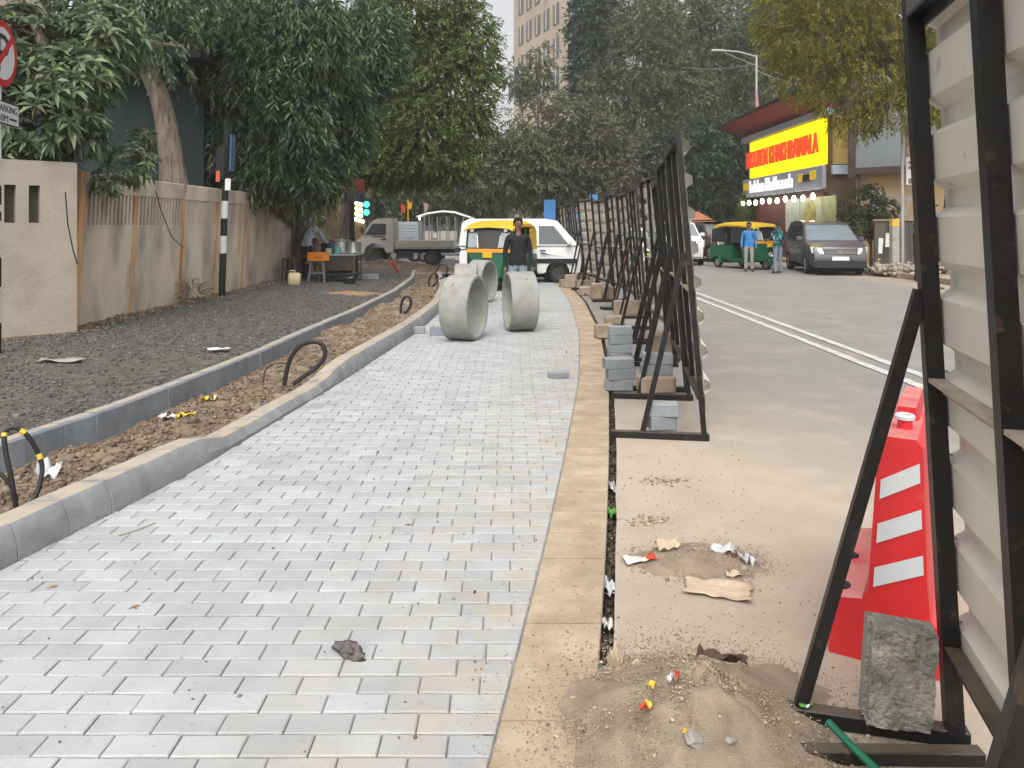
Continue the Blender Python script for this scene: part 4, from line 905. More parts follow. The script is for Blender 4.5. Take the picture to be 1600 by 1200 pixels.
def car(name, label, cat, loc, rz, paint, prof, W, belt, wheels, wr, roofk=.80, glass=None, windows=(), plate=True, white_plate=True, front_y=None, scale=1.0, group=None, rimmat=None):
    """front points to local -y. prof: side outline from front bottom over the roof to the rear bottom"""
    t = thing(name, label, cat, loc, rz, group); t.scale = (scale,) * 3
    gl = glass or M_glass; hw = W / 2
    low = [p for p in prof if p[1] <= belt + 1e-6]; up = [p for p in prof if p[1] >= belt - 1e-6]
    zb = min(p[1] for p in prof)
    # lower shell with wheel-arch cut-outs along the sill
    arch = []
    for wy in sorted(wheels, reverse=True):
        ra = wr + .06; n = 9
        for k in range(n + 1):
            a = math.pi * k / n; zz = wr + ra * math.sin(a)
            arch.append((wy + ra * math.cos(a), max(zb, zz)))
    poly = low + arch
    cy = sum(p[0] for p in low) / len(low)
    def wz(y, z):
        e = (abs(y) / (max(p[0] for p in prof))) ** 4 * .07 * W
        return hw - e - .05 * max(0, (belt - .35 - z)) - .03 * max(0, (z - belt + .15))
    b = MB(); n = len(poly)
    rows = [[(s * k_ * 1.0 * (wz(y, z) - ins), y + (.0 if not ins else 0), z) for (y, z) in poly] for s, k_, ins in ((-1, 1, 0), (-1, 1, .04), (1, 1, .04), (1, 1, 0))]
    def insetp(row, a): return [(x, y + math.copysign(min(a, abs(y - cy)), cy - y) * .6, z - (a if z > belt - .4 else 0)) for (x, y, z) in row]
    rows[0] = insetp(rows[0], .03); rows[3] = insetp(rows[3], .03)
    vs = [p for r_ in rows for p in r_]; fs = []
    for i in range(3):
        for j in range(n): fs.append((i * n + j, i * n + (j + 1) % n, (i + 1) * n + (j + 1) % n, (i + 1) * n + j))
    fs += [tuple(range(n))[::-1], tuple(range(3 * n, 4 * n))]
    b.add(vs, fs); b.obj('body', paint, t, 32)
    b = MB()
    for wy in wheels: b.box((0, wy, wr + .05), (W - .5, .7, .55))
    b.box((0, cy, zb + .12), (W - .3, (low[-1][0] - low[0][0]) * .8, .2)); b.obj('underbody', M_dark, t)
    # cabin
    top = max(p[1] for p in prof)
    def cx(z): return (hw - .06) * (1 - (1 - roofk) * min(1, (z - belt) / (top - belt)))
    b = MB(); m_ = len(up); q = [(-cx(z), y, z) for y, z in up] + [(cx(z), y, z) for y, z in up]
    fs = [(i, i + 1, m_ + i + 1, m_ + i) for i in range(m_ - 1)] + [(m_ - 1, 0, m_, 2 * m_ - 1)] + [tuple(range(m_))[::-1], tuple(range(m_, 2 * m_))]
    b.add(q, fs); b.obj('cabin', paint, t, 30)
    ws0, ws1 = up[0], up[1]
    def lerp(a, c_, u): return a + (c_ - a) * u
    def onfront(u, z_u):
        y, z = lerp(ws0[0], ws1[0], z_u), lerp(ws0[1], ws1[1], z_u); return Vector((u * cx(z) * .93, y, z))
    dn = Vector((0, -(ws1[1] - ws0[1]), ws1[0] - ws0[0])).normalized()
    b = MB(); b.prism([onfront(-1, .06), onfront(1, .06), onfront(1, .93), onfront(-1, .93)], dn * .012); b.obj('windscreen', gl if glass else M_glassb, t)
    for s in (-1, 1):
        for (y0, y1, y2, y3, z0, z1) in windows:          # bottom y0..y1, top y2..y3
            pts = [Vector((s * cx(z), y, z)) for y, z in ((y0, z0), (y1, z0), (y3, z1), (y2, z1))]
            b = MB(); b.prism(pts, (s * .012, 0, .002)); b.obj('side_window', M_glass, t)
    r0, r1 = up[-1], up[-2]; b = MB(); 
    b.prism([Vector((s * cx(lerp(r0[1], r1[1], u)) * .9, lerp(r0[0], r1[0], u), lerp(r0[1], r1[1], u))) for s, u in ((-1, .1), (1, .1), (1, .85), (-1, .85))], (0, .012, .004)); b.obj('rear_window', M_glass, t)
    for wy in wheels:
        for s in (-1, 1): wheel(t, (s * (hw - .11), wy, wr), wr, .2, rim=rimmat)
    fy = low[0][0]
    if plate:
        b = MB(); b.box((0, min(p[0] for p in prof) - .015, zb + .30), (.5, .02, .12)); b.obj('number_plate', M_white if white_plate else M_yelt, t)
    for s in (-1, 1):
        b = MB(); b.box((s * (hw + .06), ws0[0] + .28, belt + .08), (.2, .12, .15), bev=.035); b.obj('mirror', paint, t, 40)
    return t
P_inn = [(-2.22, .24), (-2.29, .42), (-2.27, .66), (-2.16, .88), (-1.75, .99), (-1.28, 1.06), (-.42, 1.62), (.1, 1.72), (1.0, 1.75), (1.85, 1.68), (2.16, 1.06), (2.28, .7), (2.26, .3)]
M_grey_p = mat('dark grey car paint', (.085, .085, .094), .22, .05, 3, spec=.7, dust_skylight=(.20, .18, .16), dust_skylight_amt=.25)
W_inn = ((-1.02, -.12, -.42, -.14, 1.10, 1.55), (-.06, .86, -.08, .84, 1.10, 1.58), (.92, 1.72, .90, 1.55, 1.10, 1.57))
iv = car('people_carrier', 'dark grey people carrier parked at the right side of the road', 'car', (10.62, 26.25, 0), R(-9), M_grey_p, P_inn, 1.80, 1.06, (-1.40, 1.35), .33, windows=W_inn)
def front_face(t, fy, W, z0, z1, lamp, grille_z, fog=True, paint=M_chrome, gr=None):
    for s in (-1, 1):
        b = MB(); b.prism([(s * W * .27, fy - .02, z0), (s * W * .46, fy + .16, z0 + .03), (s * W * .475, fy + .22, z1 + .02), (s * W * .30, fy + .08, z1 - .02)], (0, -.035, .012)); b.obj('headlight', lamp, t, 30)
        if fog:
            b = MB(); b.cyl((s * W * .40, fy + .08, .44), (s * W * .40, fy - .0, .44), .05, n=12); b.obj('fog_lamp', lamp, t)
    b = MB(); b.prism([(-W * .25, fy + .0, z0 + .01), (W * .25, fy + .0, z0 + .01), (W * .28, fy + .09, z1 - .03), (-W * .28, fy + .09, z1 - .03)], (0, -.03, .01)); g = b.obj('grille', M_dark, t)
    for i in range(4):
        u = (i + .4) / 4; b = MB(); b.box((0, fy - .025 + .09 * u, z0 + .015 + (z1 - z0 - .05) * u), (W * (.50 + .05 * u), .03, .022)); b.obj('grille_bar', paint, g)
    b = MB(); b.box((0, fy - .045 + .05, (z0 + z1) / 2), (.13, .03, .10), bev=.02); b.obj('badge', paint, g)
    b = MB(); b.box((0, fy - .0, .42), (W * .62, .05, .13), bev=.02); b.obj('lower_intake', M_dark, t)
    b = MB(); b.box((0, fy - .01, .33), (W * .78, .06, .03), bev=.01); b.obj('bumper_trim', paint, t)
M_lamp = mat('headlamp lens', (.55, .56, .55), .12, .1, 8, spec=.8)
front_face(iv, -2.27, 1.80, .66, .87, M_lamp, .7)
text_obj('GJ 01 RB 4011', .42, .07, frame_m((0, -2.33, .54), (1, 0, 0), (0, 0, 1)), M_dark, iv, 'plate_lettering', depth=.001, world=False) if False else None
for s in (-1, 1):
    b = MB(); b.box((s * .895, -.1, .62), (.02, 2.4, .05), bev=.005); b.obj('side_trim', M_grey_p, iv)
    for yy in (.0, .95): b = MB(); b.box((s * .90, yy - .1, .88), (.03, .2, .04), bev=.01); b.obj('door_handle', M_chrome, iv)
b = MB()
for s in (-1, 1): b.tube([(s * .35 - .25, -1.06, 1.155), (s * .35 + .2, -1.04, 1.16)], .012, 5)
b.obj('wiper', M_dark, iv)
P_suv = [(-2.18, .28), (-2.22, .5), (-2.18, .8), (-2.02, 1.02), (-1.1, 1.12), (-.45, 1.66), (.3, 1.74), (1.4, 1.72), (1.95, 1.6), (2.12, 1.1), (2.18, .6), (2.15, .3)]
W_suv = ((-.82, -.08, -.42, -.1, 1.15, 1.58), (-.02, .85, -.04, .83, 1.15, 1.6), (.92, 1.6, .9, 1.5, 1.15, 1.57))
M_wh_p = mat('white car paint', (.72, .72, .71), .25, .04, 2, spec=.6); M_br_p = mat('bronze brown paint', (.11, .075, .06), .22, .08, 2, spec=.7)
w1 = car('white_suv', 'white sport utility car on the road just beyond the barricades', 'car', (6.85, 32.2, 0), R(-4), M_wh_p, P_suv, 1.82, 1.12, (-1.36, 1.32), .36, windows=W_suv); front_face(w1, -2.17, 1.82, .70, .98, M_lamp, .8, paint=M_dark)
w2 = car('brown_suv', 'bronze brown sport utility car parked behind the green auto rickshaw', 'car', (9.05, 34.6, 0), R(13), M_br_p, P_suv, 1.80, 1.12, (-1.36, 1.32), .36, windows=W_suv); front_face(w2, -2.17, 1.80, .70, .98, M_lamp, .8)
b = MB(); b.box((0, .3, 1.80), (1.3, 1.9, .05)); b.obj('roof_rack', M_dark, w2)
P_hat = [(-1.85, .25), (-1.9, .45), (-1.82, .75), (-1.1, .92), (-.35, 1.42), (.5, 1.5), (1.45, 1.42), (1.75, .92), (1.85, .6), (1.82, .3)]
w3 = car('white_hatchback', 'white hatchback glimpsed through the gap in the barricade row', 'car', (4.75, 28.4, 0), R(-2), M_wh_p, P_hat, 1.62, .92, (-1.15, 1.15), .29, windows=((-.75, -.02, -.32, -.04, .95, 1.36), (.04, 1.2, .02, 1.0, .95, 1.38)), white_plate=False); front_face(w3, -1.85, 1.62, .55, .74, M_lamp, .6, paint=M_dark)
# parked two-wheeler tail light among the frames
# ---- white van, side on, nose to the right
P_van = [(-1.66, .28), (-1.70, .55), (-1.66, .98), (-1.62, 1.02), (-1.02, 1.70), (-.7, 1.76), (1.4, 1.76), (1.60, 1.66), (1.68, 1.02), (1.68, .3)]
van = car('white_van', 'boxy white van with black side stripe standing across the path end', 'van', (.22, 21.75, 0), R(90), M_wh_p, P_van, 1.42, 1.02, (-1.05, .95), .275, roofk=.88, rimmat=M_dkrim, windows=((-1.33, -.52, -.93, -.52, 1.06, 1.56), (-.42, .5, -.42, .5, 1.06, 1.56), (.6, 1.4, .6, 1.35, 1.06, 1.56)))
for s in (-1, 1):
    b = MB(); b.box((s * .705, -.05, .60), (.012, 3.0, .13)); b.obj('side_stripe', M_dark, van)
    b = MB(); b.box((s * .71, -.62, .88), (.02, .16, .04)); b.obj('door_handle', M_dark, van)
    b = MB(); b.box((s * .705, -.38, .9), (.008, .012, 1.0)); b.obj('door_gap', M_dark, van)
    b = MB(); b.prism([(s * .712, -1.25, .70), (s * .712, -.55, .80), (s * .712, -.60, .84), (s * .712, -.9, .76)], (s * .004, 0, 0)); b.obj('swoosh_decal', M_grey_p, van)
b = MB(); b.box((0, -1.72, .42), (1.3, .08, .18), bev=.03); b.obj('bumper', M_dark, van)

# ---- auto rickshaws
M_autog = mat('auto green', (.004, .085, .04), .38, .12, 3, spec=.5, dust_skylight=(.16, .17, .12), dust_skylight_amt=.3); M_autoy = mat('auto yellow hood', (.62, .40, .018), .55, .12, 3, spots=(6, .66, (.40, .25, .03), .5))
M_orange = mat('orange band', (.62, .24, .015), .5, .1, 4)
def auto(label, loc, rz, seen_front=True, curtain=True):
    t = thing('auto_rickshaw', label, 'auto rickshaw', loc, rz, 'green and yellow auto rickshaws')
    def pr(pts, x0, x1, m, name, sm=None, par=None):
        b = MB(); b.prism([(x0, y, z) for y, z in pts], (x1 - x0, 0, 0)); return b.obj(name, m, par or t, sm)
    # nose cowl, narrower at the front
    b = MB(); b.loft([[(-.30, -1.18, .34), (.30, -1.18, .34), (.36, -1.20, .62), (.50, -1.12, .93), (-.50, -1.12, .93), (-.36, -1.20, .62)], [(-.56, -.80, .30), (.56, -.80, .30), (.60, -.80, .62), (.60, -.80, .95), (-.60, -.80, .95), (-.60, -.80, .62)]]); b.obj('nose_cowl', M_autog, t, 30)
    pr([(-.85, .26), (1.2, .26), (1.2, .36), (-.85, .36)], -.58, .58, M_autog, 'floor')
    pr([(.05, .36), (1.28, .36), (1.30, .66), (1.22, .84), (.05, .84)], -.64, .64, M_autog, 'rear_body', 30)
    b = MB(); b.box((0, .30, .72), (1.1, .5, .2), bev=.05); b.box((0, .56, 1.05), (1.1, .14, .5), bev=.05); b.obj('passenger_seat', M_dark, t, 40)
    b = MB(); b.box((0, -.42, .66), (.55, .35, .16), bev=.05); b.obj('driver_seat', M_dark, t, 40)
    # yellow band, plate
    b = MB(); b.loft([[(-.53, -1.15, .93), (.53, -1.15, .93), (.54, -1.13, 1.02), (-.54, -1.13, 1.02)], [(-.61, -.80, .95), (.61, -.80, .95), (.61, -.80, 1.02), (-.61, -.80, 1.02)]]); b.obj('cowl_band', M_orange, t)
    b = MB(); b.box((0, -1.185, .86), (.24, .03, .14), bev=.008); b.obj('plate_holder', M_autoy, t)
    b = MB(); b.box((0, -1.215, .72), (.20, .03, .18), bev=.008); b.obj('front_plate', M_dark, t)
    b = MB(); b.lathe([(.005, -.02), (.07, -.02), (.085, .0), (.08, .05)], 16, frame_m((0, -1.22, .55), (1, 0, 0), (0, 0, 1))); b.obj('headlight', M_lamp, t, 40)
    # windscreen frame and glass
    b = MB()
    for s in (-1, 1): b.tube([(s * .54, -1.12, 1.01), (s * .55, -.97, 1.5)], .028, 6)
    b.tube([(-.55, -.97, 1.5), (.55, -.97, 1.5)], .028, 6); b.obj('windscreen_frame', M_autog, t)
    b = MB(); b.prism([(-.52, -1.11, 1.03), (.52, -1.11, 1.03), (.53, -.98, 1.48), (-.53, -.98, 1.48)], (0, -.006, 0)); b.obj('windscreen', mat('thin windscreen', (.022, .016, .012), .15, .3, 3, spec=.35), t)
    for s in (-1, 1):
        b = MB(); b.prism([(s * .27, -1.128, 1.05), (s * .50, -1.128, 1.05), (s * .51, -1.02, 1.40), (s * .30, -1.02, 1.40)], (0, -.006, 0)); b.obj('side_sticker', mat('pale sticker film', (.25, .28, .30), .15, .2, 2), t)  # pale sticker on each side of the windscreen
        b = MB(); b.cyl((s * .42, -1.03, 1.47), (s * .42, -1.07, 1.47), .05, n=12); b.obj('roof_marker_lamp', M_lamp, t)
        b = MB(); b.tube([(s * .25, -1.135, 1.04), (s * .29, -1.06, 1.34)], .016, 5); b.obj('wiper', M_chrome, t)
        b = MB(); b.tube([(s * .58, -1.0, 1.0), (s * .74, -1.05, .98)], .015, 5); b.box((s * .78, -1.05, .99), (.14, .05, .10), bev=.015); b.obj('mirror', M_dark, t)
        b = MB(); b.tube([(s * .60, -.82, .95), (s * .60, -.72, 1.5)], .025, 6); b.tube([(s * .62, .1, .95), (s * .61, .1, 1.5)], .025, 6); b.obj('hood_post', M_autog, t)
    # hood
    hp = [(-1.10, 1.50), (-1.08, 1.56), (-.80, 1.63), (-.2, 1.68), (.6, 1.68), (1.05, 1.60), (1.26, 1.40), (1.30, .96)]
    secs = []
    for (y, z) in hp:
        w = .60 + .04 * min(1, (y + 1.1)); k = min(.07, max(.02, z - 1.44))
        if z > 1.45: secs.append([(-w, y, z - .14), (-w, y, z - k), (-w + .12, y, z), (0, y, z + .03), (w - .12, y, z), (w, y, z - k), (w, y, z - .14)])
        else: secs.append([(-w, y - .12, z - .1), (-w, y - .06, z), (-w + .12, y, z), (0, y + .02, z), (w - .12, y, z), (w, y - .06, z), (w, y - .12, z - .1)])
    b = MB(); b.loft(secs, closed=False, caps=False); b.obj('hood', M_autoy, t, 50)
    for s in (-1, 1):
        b = MB(); b.prism([(s * .635, .45, .96), (s * .635, 1.20, .96), (s * .635, 1.16, 1.44), (s * .635, .45, 1.52)], (s * .012, 0, 0)); b.obj('side_flap', M_autoy if curtain else M_dark, t)
        b = MB(); b.prism([(s * .625, -.78, .36), (s * .625, -.50, .36), (s * .625, -.46, .80), (s * .625, -.78, .92)], (s * .012, 0, 0)); b.obj('side_panel', M_autog, t)
    # wheels and mudguards
    w = wheel(t, (0, -1.02, .21), .21, .11)
    b = MB(); b.loft([[(x, -1.02 + rr * math.cos(a), .21 + rr * math.sin(a)) for a in [math.pi * (1.05 - 1.1 * i / 8) for i in range(9)]] for x, rr in ((-.09, .24), (-.07, .27), (.07, .27), (.09, .24))], closed=False, caps=False); b.obj('front_mudguard', M_autog, t, 50)
    for s in (-1, 1):
        wheel(t, (s * .58, .88, .21), .21, .12)
        b = MB(); b.loft([[(s * x, .88 + rr * math.cos(a), .21 + rr * math.sin(a)) for a in [math.pi * (1.0 - 1.0 * i / 8) for i in range(9)]] for x, rr in ((.52, .26), (.68, .26), (.70, .23))], closed=False, caps=False); b.obj('rear_mudguard', M_autog, t, 50)
    return t
auto('auto rickshaw facing us behind the pipe rings, orange band under its windscreen', (-.28, 19.35, 0), R(-15))
a2 = auto('auto rickshaw parked on the right behind the man in the blue shirt', (8.62, 28.2, 0), R(24), curtain=False)
b = MB(); b.prism([(-.63, -.75, .95), (-.63, .1, .95), (-.63, .1, 1.5), (-.63, -.75, 1.5)], (.01, 0, 0)); b.obj('cabin_shade_sheet', M_dark, a2)  # dark sheet painted in for the shaded interior of the open side

# ---- flatbed pickup facing left
M_trk = mat('dusty beige paint', (.31, .295, .255), .5, .12, 3, dust_skylight=(.36, .30, .23), dust_skylight_amt=.5)
tr = thing('pickup_truck', 'dusty beige flatbed pickup truck facing left beyond the stall', 'pickup truck', (-4.15, 30.4, .02), R(-90))
cab = [(-1.80, .42), (-1.88, .60), (-1.86, .95), (-1.72, 1.10), (-1.25, 1.72), (-1.05, 1.82), (-.52, 1.84), (-.46, 1.70), (-.44, .50), (-.72, .50), (-.80, .72), (-1.0, .86), (-1.28, .86), (-1.50, .72), (-1.58, .45)]
b = MB(); b.prism([(-.73, y, z) for y, z in cab], (1.46, 0, 0)); b.obj('cab', M_trk, tr, 30)
for s in (-1, 1):
    b = MB(); b.prism([(s * .735, -1.52, 1.18), (s * .735, -.72, 1.18), (s * .735, -.72, 1.62), (s * .735, -1.24, 1.62)], (s * .012, 0, 0)); b.obj('side_window', M_glass, tr)
    b = MB(); b.box((s * .735, -1.0, 1.12), (.02, .5, .03)); b.obj('door_line', M_dark, tr)
    b = MB(); b.box((s * .74, -.80, 1.02), (.03, .16, .05)); b.obj('door_handle', M_dark, tr)
    b = MB(); b.box((s * .82, -1.62, 1.38), (.08, .12, .22), bev=.02); b.obj('mirror', M_dark, tr)
    wheel(tr, (s * .62, -1.14, .29), .29, .17, rim=M_dkrim); wheel(tr, (s * .62, 1.02, .29), .29, .17, rim=M_dkrim)
    for zz in (.74, .83, .92):
        b = MB(); b.box((s * .725, .72, zz), (.03, 2.12, .082), bev=.012); b.obj('bed_board', M_trk, tr)
b = MB(); b.prism([(-.66, -1.70, 1.14), (.66, -1.70, 1.14), (.62, -1.28, 1.68), (-.62, -1.28, 1.68)], (0, -.02, .01)); b.obj('windscreen', M_glassb, tr)
b = MB(); b.box((0, .72, .68), (1.44, 2.16, .06)); b.obj('bed_floor', M_trk, tr)
b = MB(); b.box((0, 1.79, .83), (1.44, .04, .27)); b.obj('tailgate', M_trk, tr)
b = MB(); b.box((0, .3, .55), (.6, 3.2, .14)); b.box((.5, .0, .45), (.3, .6, .25)); b.obj('chassis', M_dark, tr)
for s in (-1, 1): b = MB(); b.box((s * .5, -1.87, .75), (.24, .05, .16), bev=.02); b.obj('headlight', M_lamp, tr)

# ---- canopied cycle rickshaw at the junction and a delivery van with grey shutters behind the pickup
er = thing('canopied_rickshaw', 'goods rickshaw with a curved white canopy on many thin posts', 'rickshaw', (-2.75, 33, 0), R(-90))
b = MB(); secs = []
for y, z in ((-1.3, 1.98), (-.9, 2.12), (-.2, 2.22), (.3, 2.18), (1.0, 1.95), (1.25, 1.82)): secs.append([(-.62, y, z - .08), (-.3, y, z), (.3, y, z), (.62, y, z - .08)])
b.loft(secs, closed=False, caps=False); b.obj('canopy', M_white, er, 50)
for s in (-1, 1):
    for y in (-1.1, -.75, -.4, 0, .35, .7, 1.05): b = MB(); b.tube([(s * .56, y, .6), (s * .58, y, 1.95)], .022, 5); b.obj('post', M_alloy, er)
b = MB(); b.box((0, .1, .55), (1.2, 2.3, .5), bev=.04); b.obj('body', mat('grey blue paint', (.22, .25, .27), .5, .15, 3), er)
for s in (-1, 1): wheel(er, (s * .52, .85, .24), .24, .1)
wheel(er, (0, -1.05, .24), .24, .1)
b = MB(); b.cyl((-.3, -1.22, 1.9), (-.3, -1.28, 1.9), .09, n=12); b.obj('white_lamp', mat('lit lamp', (.9, 1, .95), .4, emit=6), er)
sv = thing('shutter_van', 'grey blue box van with horizontal slatted sides behind the pickup', 'van', (-5.4, 36.5, 0), R(-90))
b = MB(); b.box((0, 0, 1.15), (1.6, 2.1, 1.2)); b.obj('box_body', mat('shutter grey', (.34, .38, .41), .5, .08, 3), sv)
for i in range(8):
    b = MB(); b.box((.815, 0, .70 + i * .13), (.03, 2.08, .112), bev=.008); b.obj('slat', MATS['shutter grey'], sv)
    b = MB(); b.box((-.815, 0, .70 + i * .13), (.03, 2.08, .112), bev=.008); b.obj('slat', MATS['shutter grey'], sv)
for y in (-1.05, 0, 1.05): b = MB(); b.box((-.84, y, 1.16), (.03, .05, 1.2)); b.obj('frame_bar', M_dark, sv)
for s in (-1, 1):
    for y in (-.7, .7): wheel(sv, (s * .66, y, .28), .28, .16)
b = MB(); b.prism([(-.75, -1.05, .4), (-.75, -2.0, .4), (-.75, -2.0, 1.0), (-.75, -1.5, 1.65), (-.75, -1.05, 1.65)], (1.5, 0, 0)); b.obj('cab', MATS['shutter grey'], sv)
# motorcycles parked beyond the pickup
def bike(label, loc, rz, col):
    t = thing('motor_scooter', label, 'scooter', loc, rz, 'parked two-wheelers')
    for y in (-.62, .58): wheel(t, (0, y, .26), .26, .09)
    b = MB(); b.prism([(-.12, .15, .38), (-.12, .75, .42), (-.12, .85, .70), (-.12, .1, .66), (-.12, -.05, .34), (-.12, -.30, .30), (-.12, -.42, .45), (-.12, -.50, .85), (-.12, -.40, .88), (-.12, -.28, .38), (-.12, 0, .30)], (.24, 0, 0)); b.obj('body', col, t, 30)
    b = MB(); b.box((0, .42, .74), (.26, .72, .12), bev=.04); b.obj('seat', M_dark, t, 40)
    b = MB(); b.tube([(0, -.62, .26), (0, -.45, .98)], .03, 6); b.tube([(-.32, -.36, 1.02), (0, -.45, .98), (.32, -.36, 1.02)], .018, 6); b.obj('handlebar', M_chrome, t)
    b = MB(); b.cyl((0, -.56, .90), (0, -.62, .90), .07, n=12); b.obj('headlight', M_lamp, t)
    b = MB(); b.box((0, .86, .66), (.16, .05, .08), bev=.01); b.obj('tail_light', mat('red tail lamp', (.8, .02, .02), .4, emit=1.2), t)
    return t
bike('white scooter parked behind the pickup bed, nearer the cab', (-4.7, 33.6, 0), R(60), M_wh_p)
bike('dark scooter parked behind the pickup bed, nearer the tailgate', (-3.75, 33.4, 0), R(75), M_grey_p)
bike('scooter with glowing red tail light seen through the barricade frames', (3.15, 22.4, 0), R(178), M_grey_p)
# ================================================================== people
def person(label, loc, rz, H, mats, pose, name='person', hair='short', hands=True, sleeves='long'):
    """one continuous skinned body; local frame faces -y. pose: joint name -> (x, y, z) for a 1.72 m figure"""
    s = H / 1.72
    J = dict(pelvis=(0, 0, .95), belly=(0, -.01, 1.08), chest=(0, 0, 1.26), neckb=(0, .005, 1.43), neck=(0, -.005, 1.50), jaw=(0, -.02, 1.56), head=(0, -.01, 1.63), crown=(0, .0, 1.685))
    for n, d in (('l', 1), ('r', -1)):
        J.update({n + 'sh': (d * .17, .005, 1.40), n + 'el': (d * .235, .03, 1.12), n + 'wr': (d * .245, -.03, .87), n + 'hip': (d * .09, 0, .90), n + 'kn': (d * .10, -.015, .50), n + 'an': (d * .105, .02, .09), n + 'to': (d * .125, -.15, .035), n + 'he': (d * .10, .06, .05)})
    J.update({k: v for k, v in pose.items() if k != 'face'})
    Rr = dict(pelvis=(.145, .105), belly=(.14, .10), chest=(.165, .11), neckb=(.085, .07), neck=(.055, .058), jaw=(.062, .075), head=(.076, .092), crown=(.055, .065))
    for n in 'lr': Rr.update({n + 'sh': (.068, .066), n + 'el': (.048, .048), n + 'wr': (.031, .034), n + 'hip': (.092, .098), n + 'kn': (.064, .066), n + 'an': (.047, .055), n + 'to': (.038, .03), n + 'he': (.035, .035)})
    E = [('pelvis', 'belly', 0), ('belly', 'chest', 0), ('chest', 'neckb', 0), ('neckb', 'neck', 2), ('neck', 'jaw', 2), ('jaw', 'head', 2), ('head', 'crown', 3)]
    for n in 'lr': E += [('chest', n + 'sh', 0), (n + 'sh', n + 'el', 0), (n + 'el', n + 'wr', 0 if sleeves == 'long' else 2), ('pelvis', n + 'hip', 1), (n + 'hip', n + 'kn', 1), (n + 'kn', n + 'an', 1), (n + 'an', n + 'to', 4), (n + 'an', n + 'he', 4)]
    if hands:
        for n, d in (('l', 1), ('r', -1)):
            w = Vector(J[n + 'wr']); e = Vector(J[n + 'el']); dr = (w - e).normalized(); sd = Vector((0, -1, 0)); sd = (sd - dr * sd.dot(dr)).normalized(); cu = dr.cross(sd) * d
            J[n + 'pl'] = tuple(w + dr * .06); Rr[n + 'pl'] = (.03, .024); E.append((n + 'wr', n + 'pl', 2))
            for k, (o, l) in enumerate(((-.028, .058), (-.009, .072), (.010, .076), (.028, .068))):
                a, c = n + 'f%d' % k, n + 'g%d' % k; J[a] = tuple(w + dr * .095 + sd * -o); J[c] = tuple(w + dr * (.095 + l * .8) + sd * -o + cu * -.025); Rr[a] = (.0095, .0095); Rr[c] = (.0075, .0075)
                E += [(n + 'pl', a, 2), (a, c, 2)]
            J[n + 't0'] = tuple(w + dr * .05 + sd * .042); J[n + 't1'] = tuple(w + dr * .10 + sd * .055); Rr[n + 't0'] = (.011, .011); Rr[n + 't1'] = (.0085, .0085); E += [(n + 'wr', n + 't0', 2), (n + 't0', n + 't1', 2)]
    names = list(J); ix = {n: i for i, n in enumerate(names)}
    me = bpy.data.meshes.new('body'); me.from_pydata([tuple(Vector(J[n]) * s) for n in names], [(ix[a], ix[c]) for a, c, _ in E], [])
    t = thing(name, label, 'person', loc, rz); o = link('tmp', me)
    md = o.modifiers.new('skin', 'SKIN'); sv = me.skin_vertices[0].data
    for n in names: sv[ix[n]].radius = (Rr[n][0] * s, Rr[n][1] * s)
    sv[ix['pelvis']].use_root = True
    md.use_smooth_shade = True; ss = o.modifiers.new('sub', 'SUBSURF'); ss.levels = 2; ss.render_levels = 2
    dg = bpy.context.evaluated_depsgraph_get(); dg.update(); bm_ = bpy.data.meshes.new_from_object(o.evaluated_get(dg)); bpy.data.objects.remove(o)
    bm_.materials.clear()
    for m in mats: bm_.materials.append(m)
    segs = [(np.array(Vector(J[a]) * s), np.array(Vector(J[c]) * s), k, (Rr[a][0] + Rr[c][0]) / 2 * s) for a, c, k in E]
    cen = np.zeros(len(bm_.polygons) * 3, np.float32); bm_.polygons.foreach_get('center', cen); cen = cen.reshape(-1, 3)
    best = np.full(len(cen), 1e9); ki = np.zeros(len(cen), int)
    for a, c, k, r in segs:
        ab = c - a; u = np.clip(((cen - a) @ ab) / max(1e-9, ab @ ab), 0, 1); d = np.linalg.norm(cen - a - u[:, None] * ab, axis=1) / max(r, .02)
        m = d < best; best[m] = d[m]; ki[m] = k
    # shirt hangs below the hips
    pz = J['pelvis'][2] * s; hem = pz - .07 * s
    low = (ki == 1) & (cen[:, 2] > hem); ki[low] = 0
    ki[(ki == 0) & (cen[:, 2] < hem) & (np.abs(cen[:, 0]) < .16 * s)] = 1
    ki[(ki == 0) & (np.abs(cen[:, 0]) < .04 * s * np.clip((cen[:, 2] / s - 1.36) / .08, 0, 1)) & (cen[:, 1] < -.02) & (cen[:, 2] > 1.37 * s)] = 2 if J['neckb'][2] > 1.4 else 0
    bm_.polygons.foreach_set('material_index', ki.astype(np.int32)); bm_.polygons.foreach_set('use_smooth', [True] * len(bm_.polygons)); bm_.update()
    link('body', bm_, t)
    hd = Vector(J['head']) * s; jw = Vector(J['jaw']) * s; upv = (Vector(J['crown']) - Vector(J['jaw'])).normalized(); fw = Vector(pose.get('face', (0, -1, 0))).normalized(); fw = (fw - upv * fw.dot(upv)).normalized(); rt = fw.cross(upv)
    b = MB(); T = Matrix(((rt.x, -fw.x, upv.x, hd.x), (rt.y, -fw.y, upv.y, hd.y), (rt.z, -fw.z, upv.z, hd.z), (0, 0, 0, 1)))
    vs = []; fs = []; nu, nv = 14, 8
    for i in range(nv + 1):
        th = math.pi * .52 * i / nv
        for k in range(nu):
            a = 2 * math.pi * k / nu; fr = math.sin(a)      # +y local = back of head
            drop = 1 + (.28 if fr > -.3 else -.30 * (-fr))
            tt = min(th * drop, 2.1); vs.append(T @ Vector((.088 * s * math.sin(tt) * math.cos(a), .102 * s * math.sin(tt) * math.sin(a) + .004, .085 * s * math.cos(tt) + .02 * s + .004 * n3(a * 3, th * 4))))
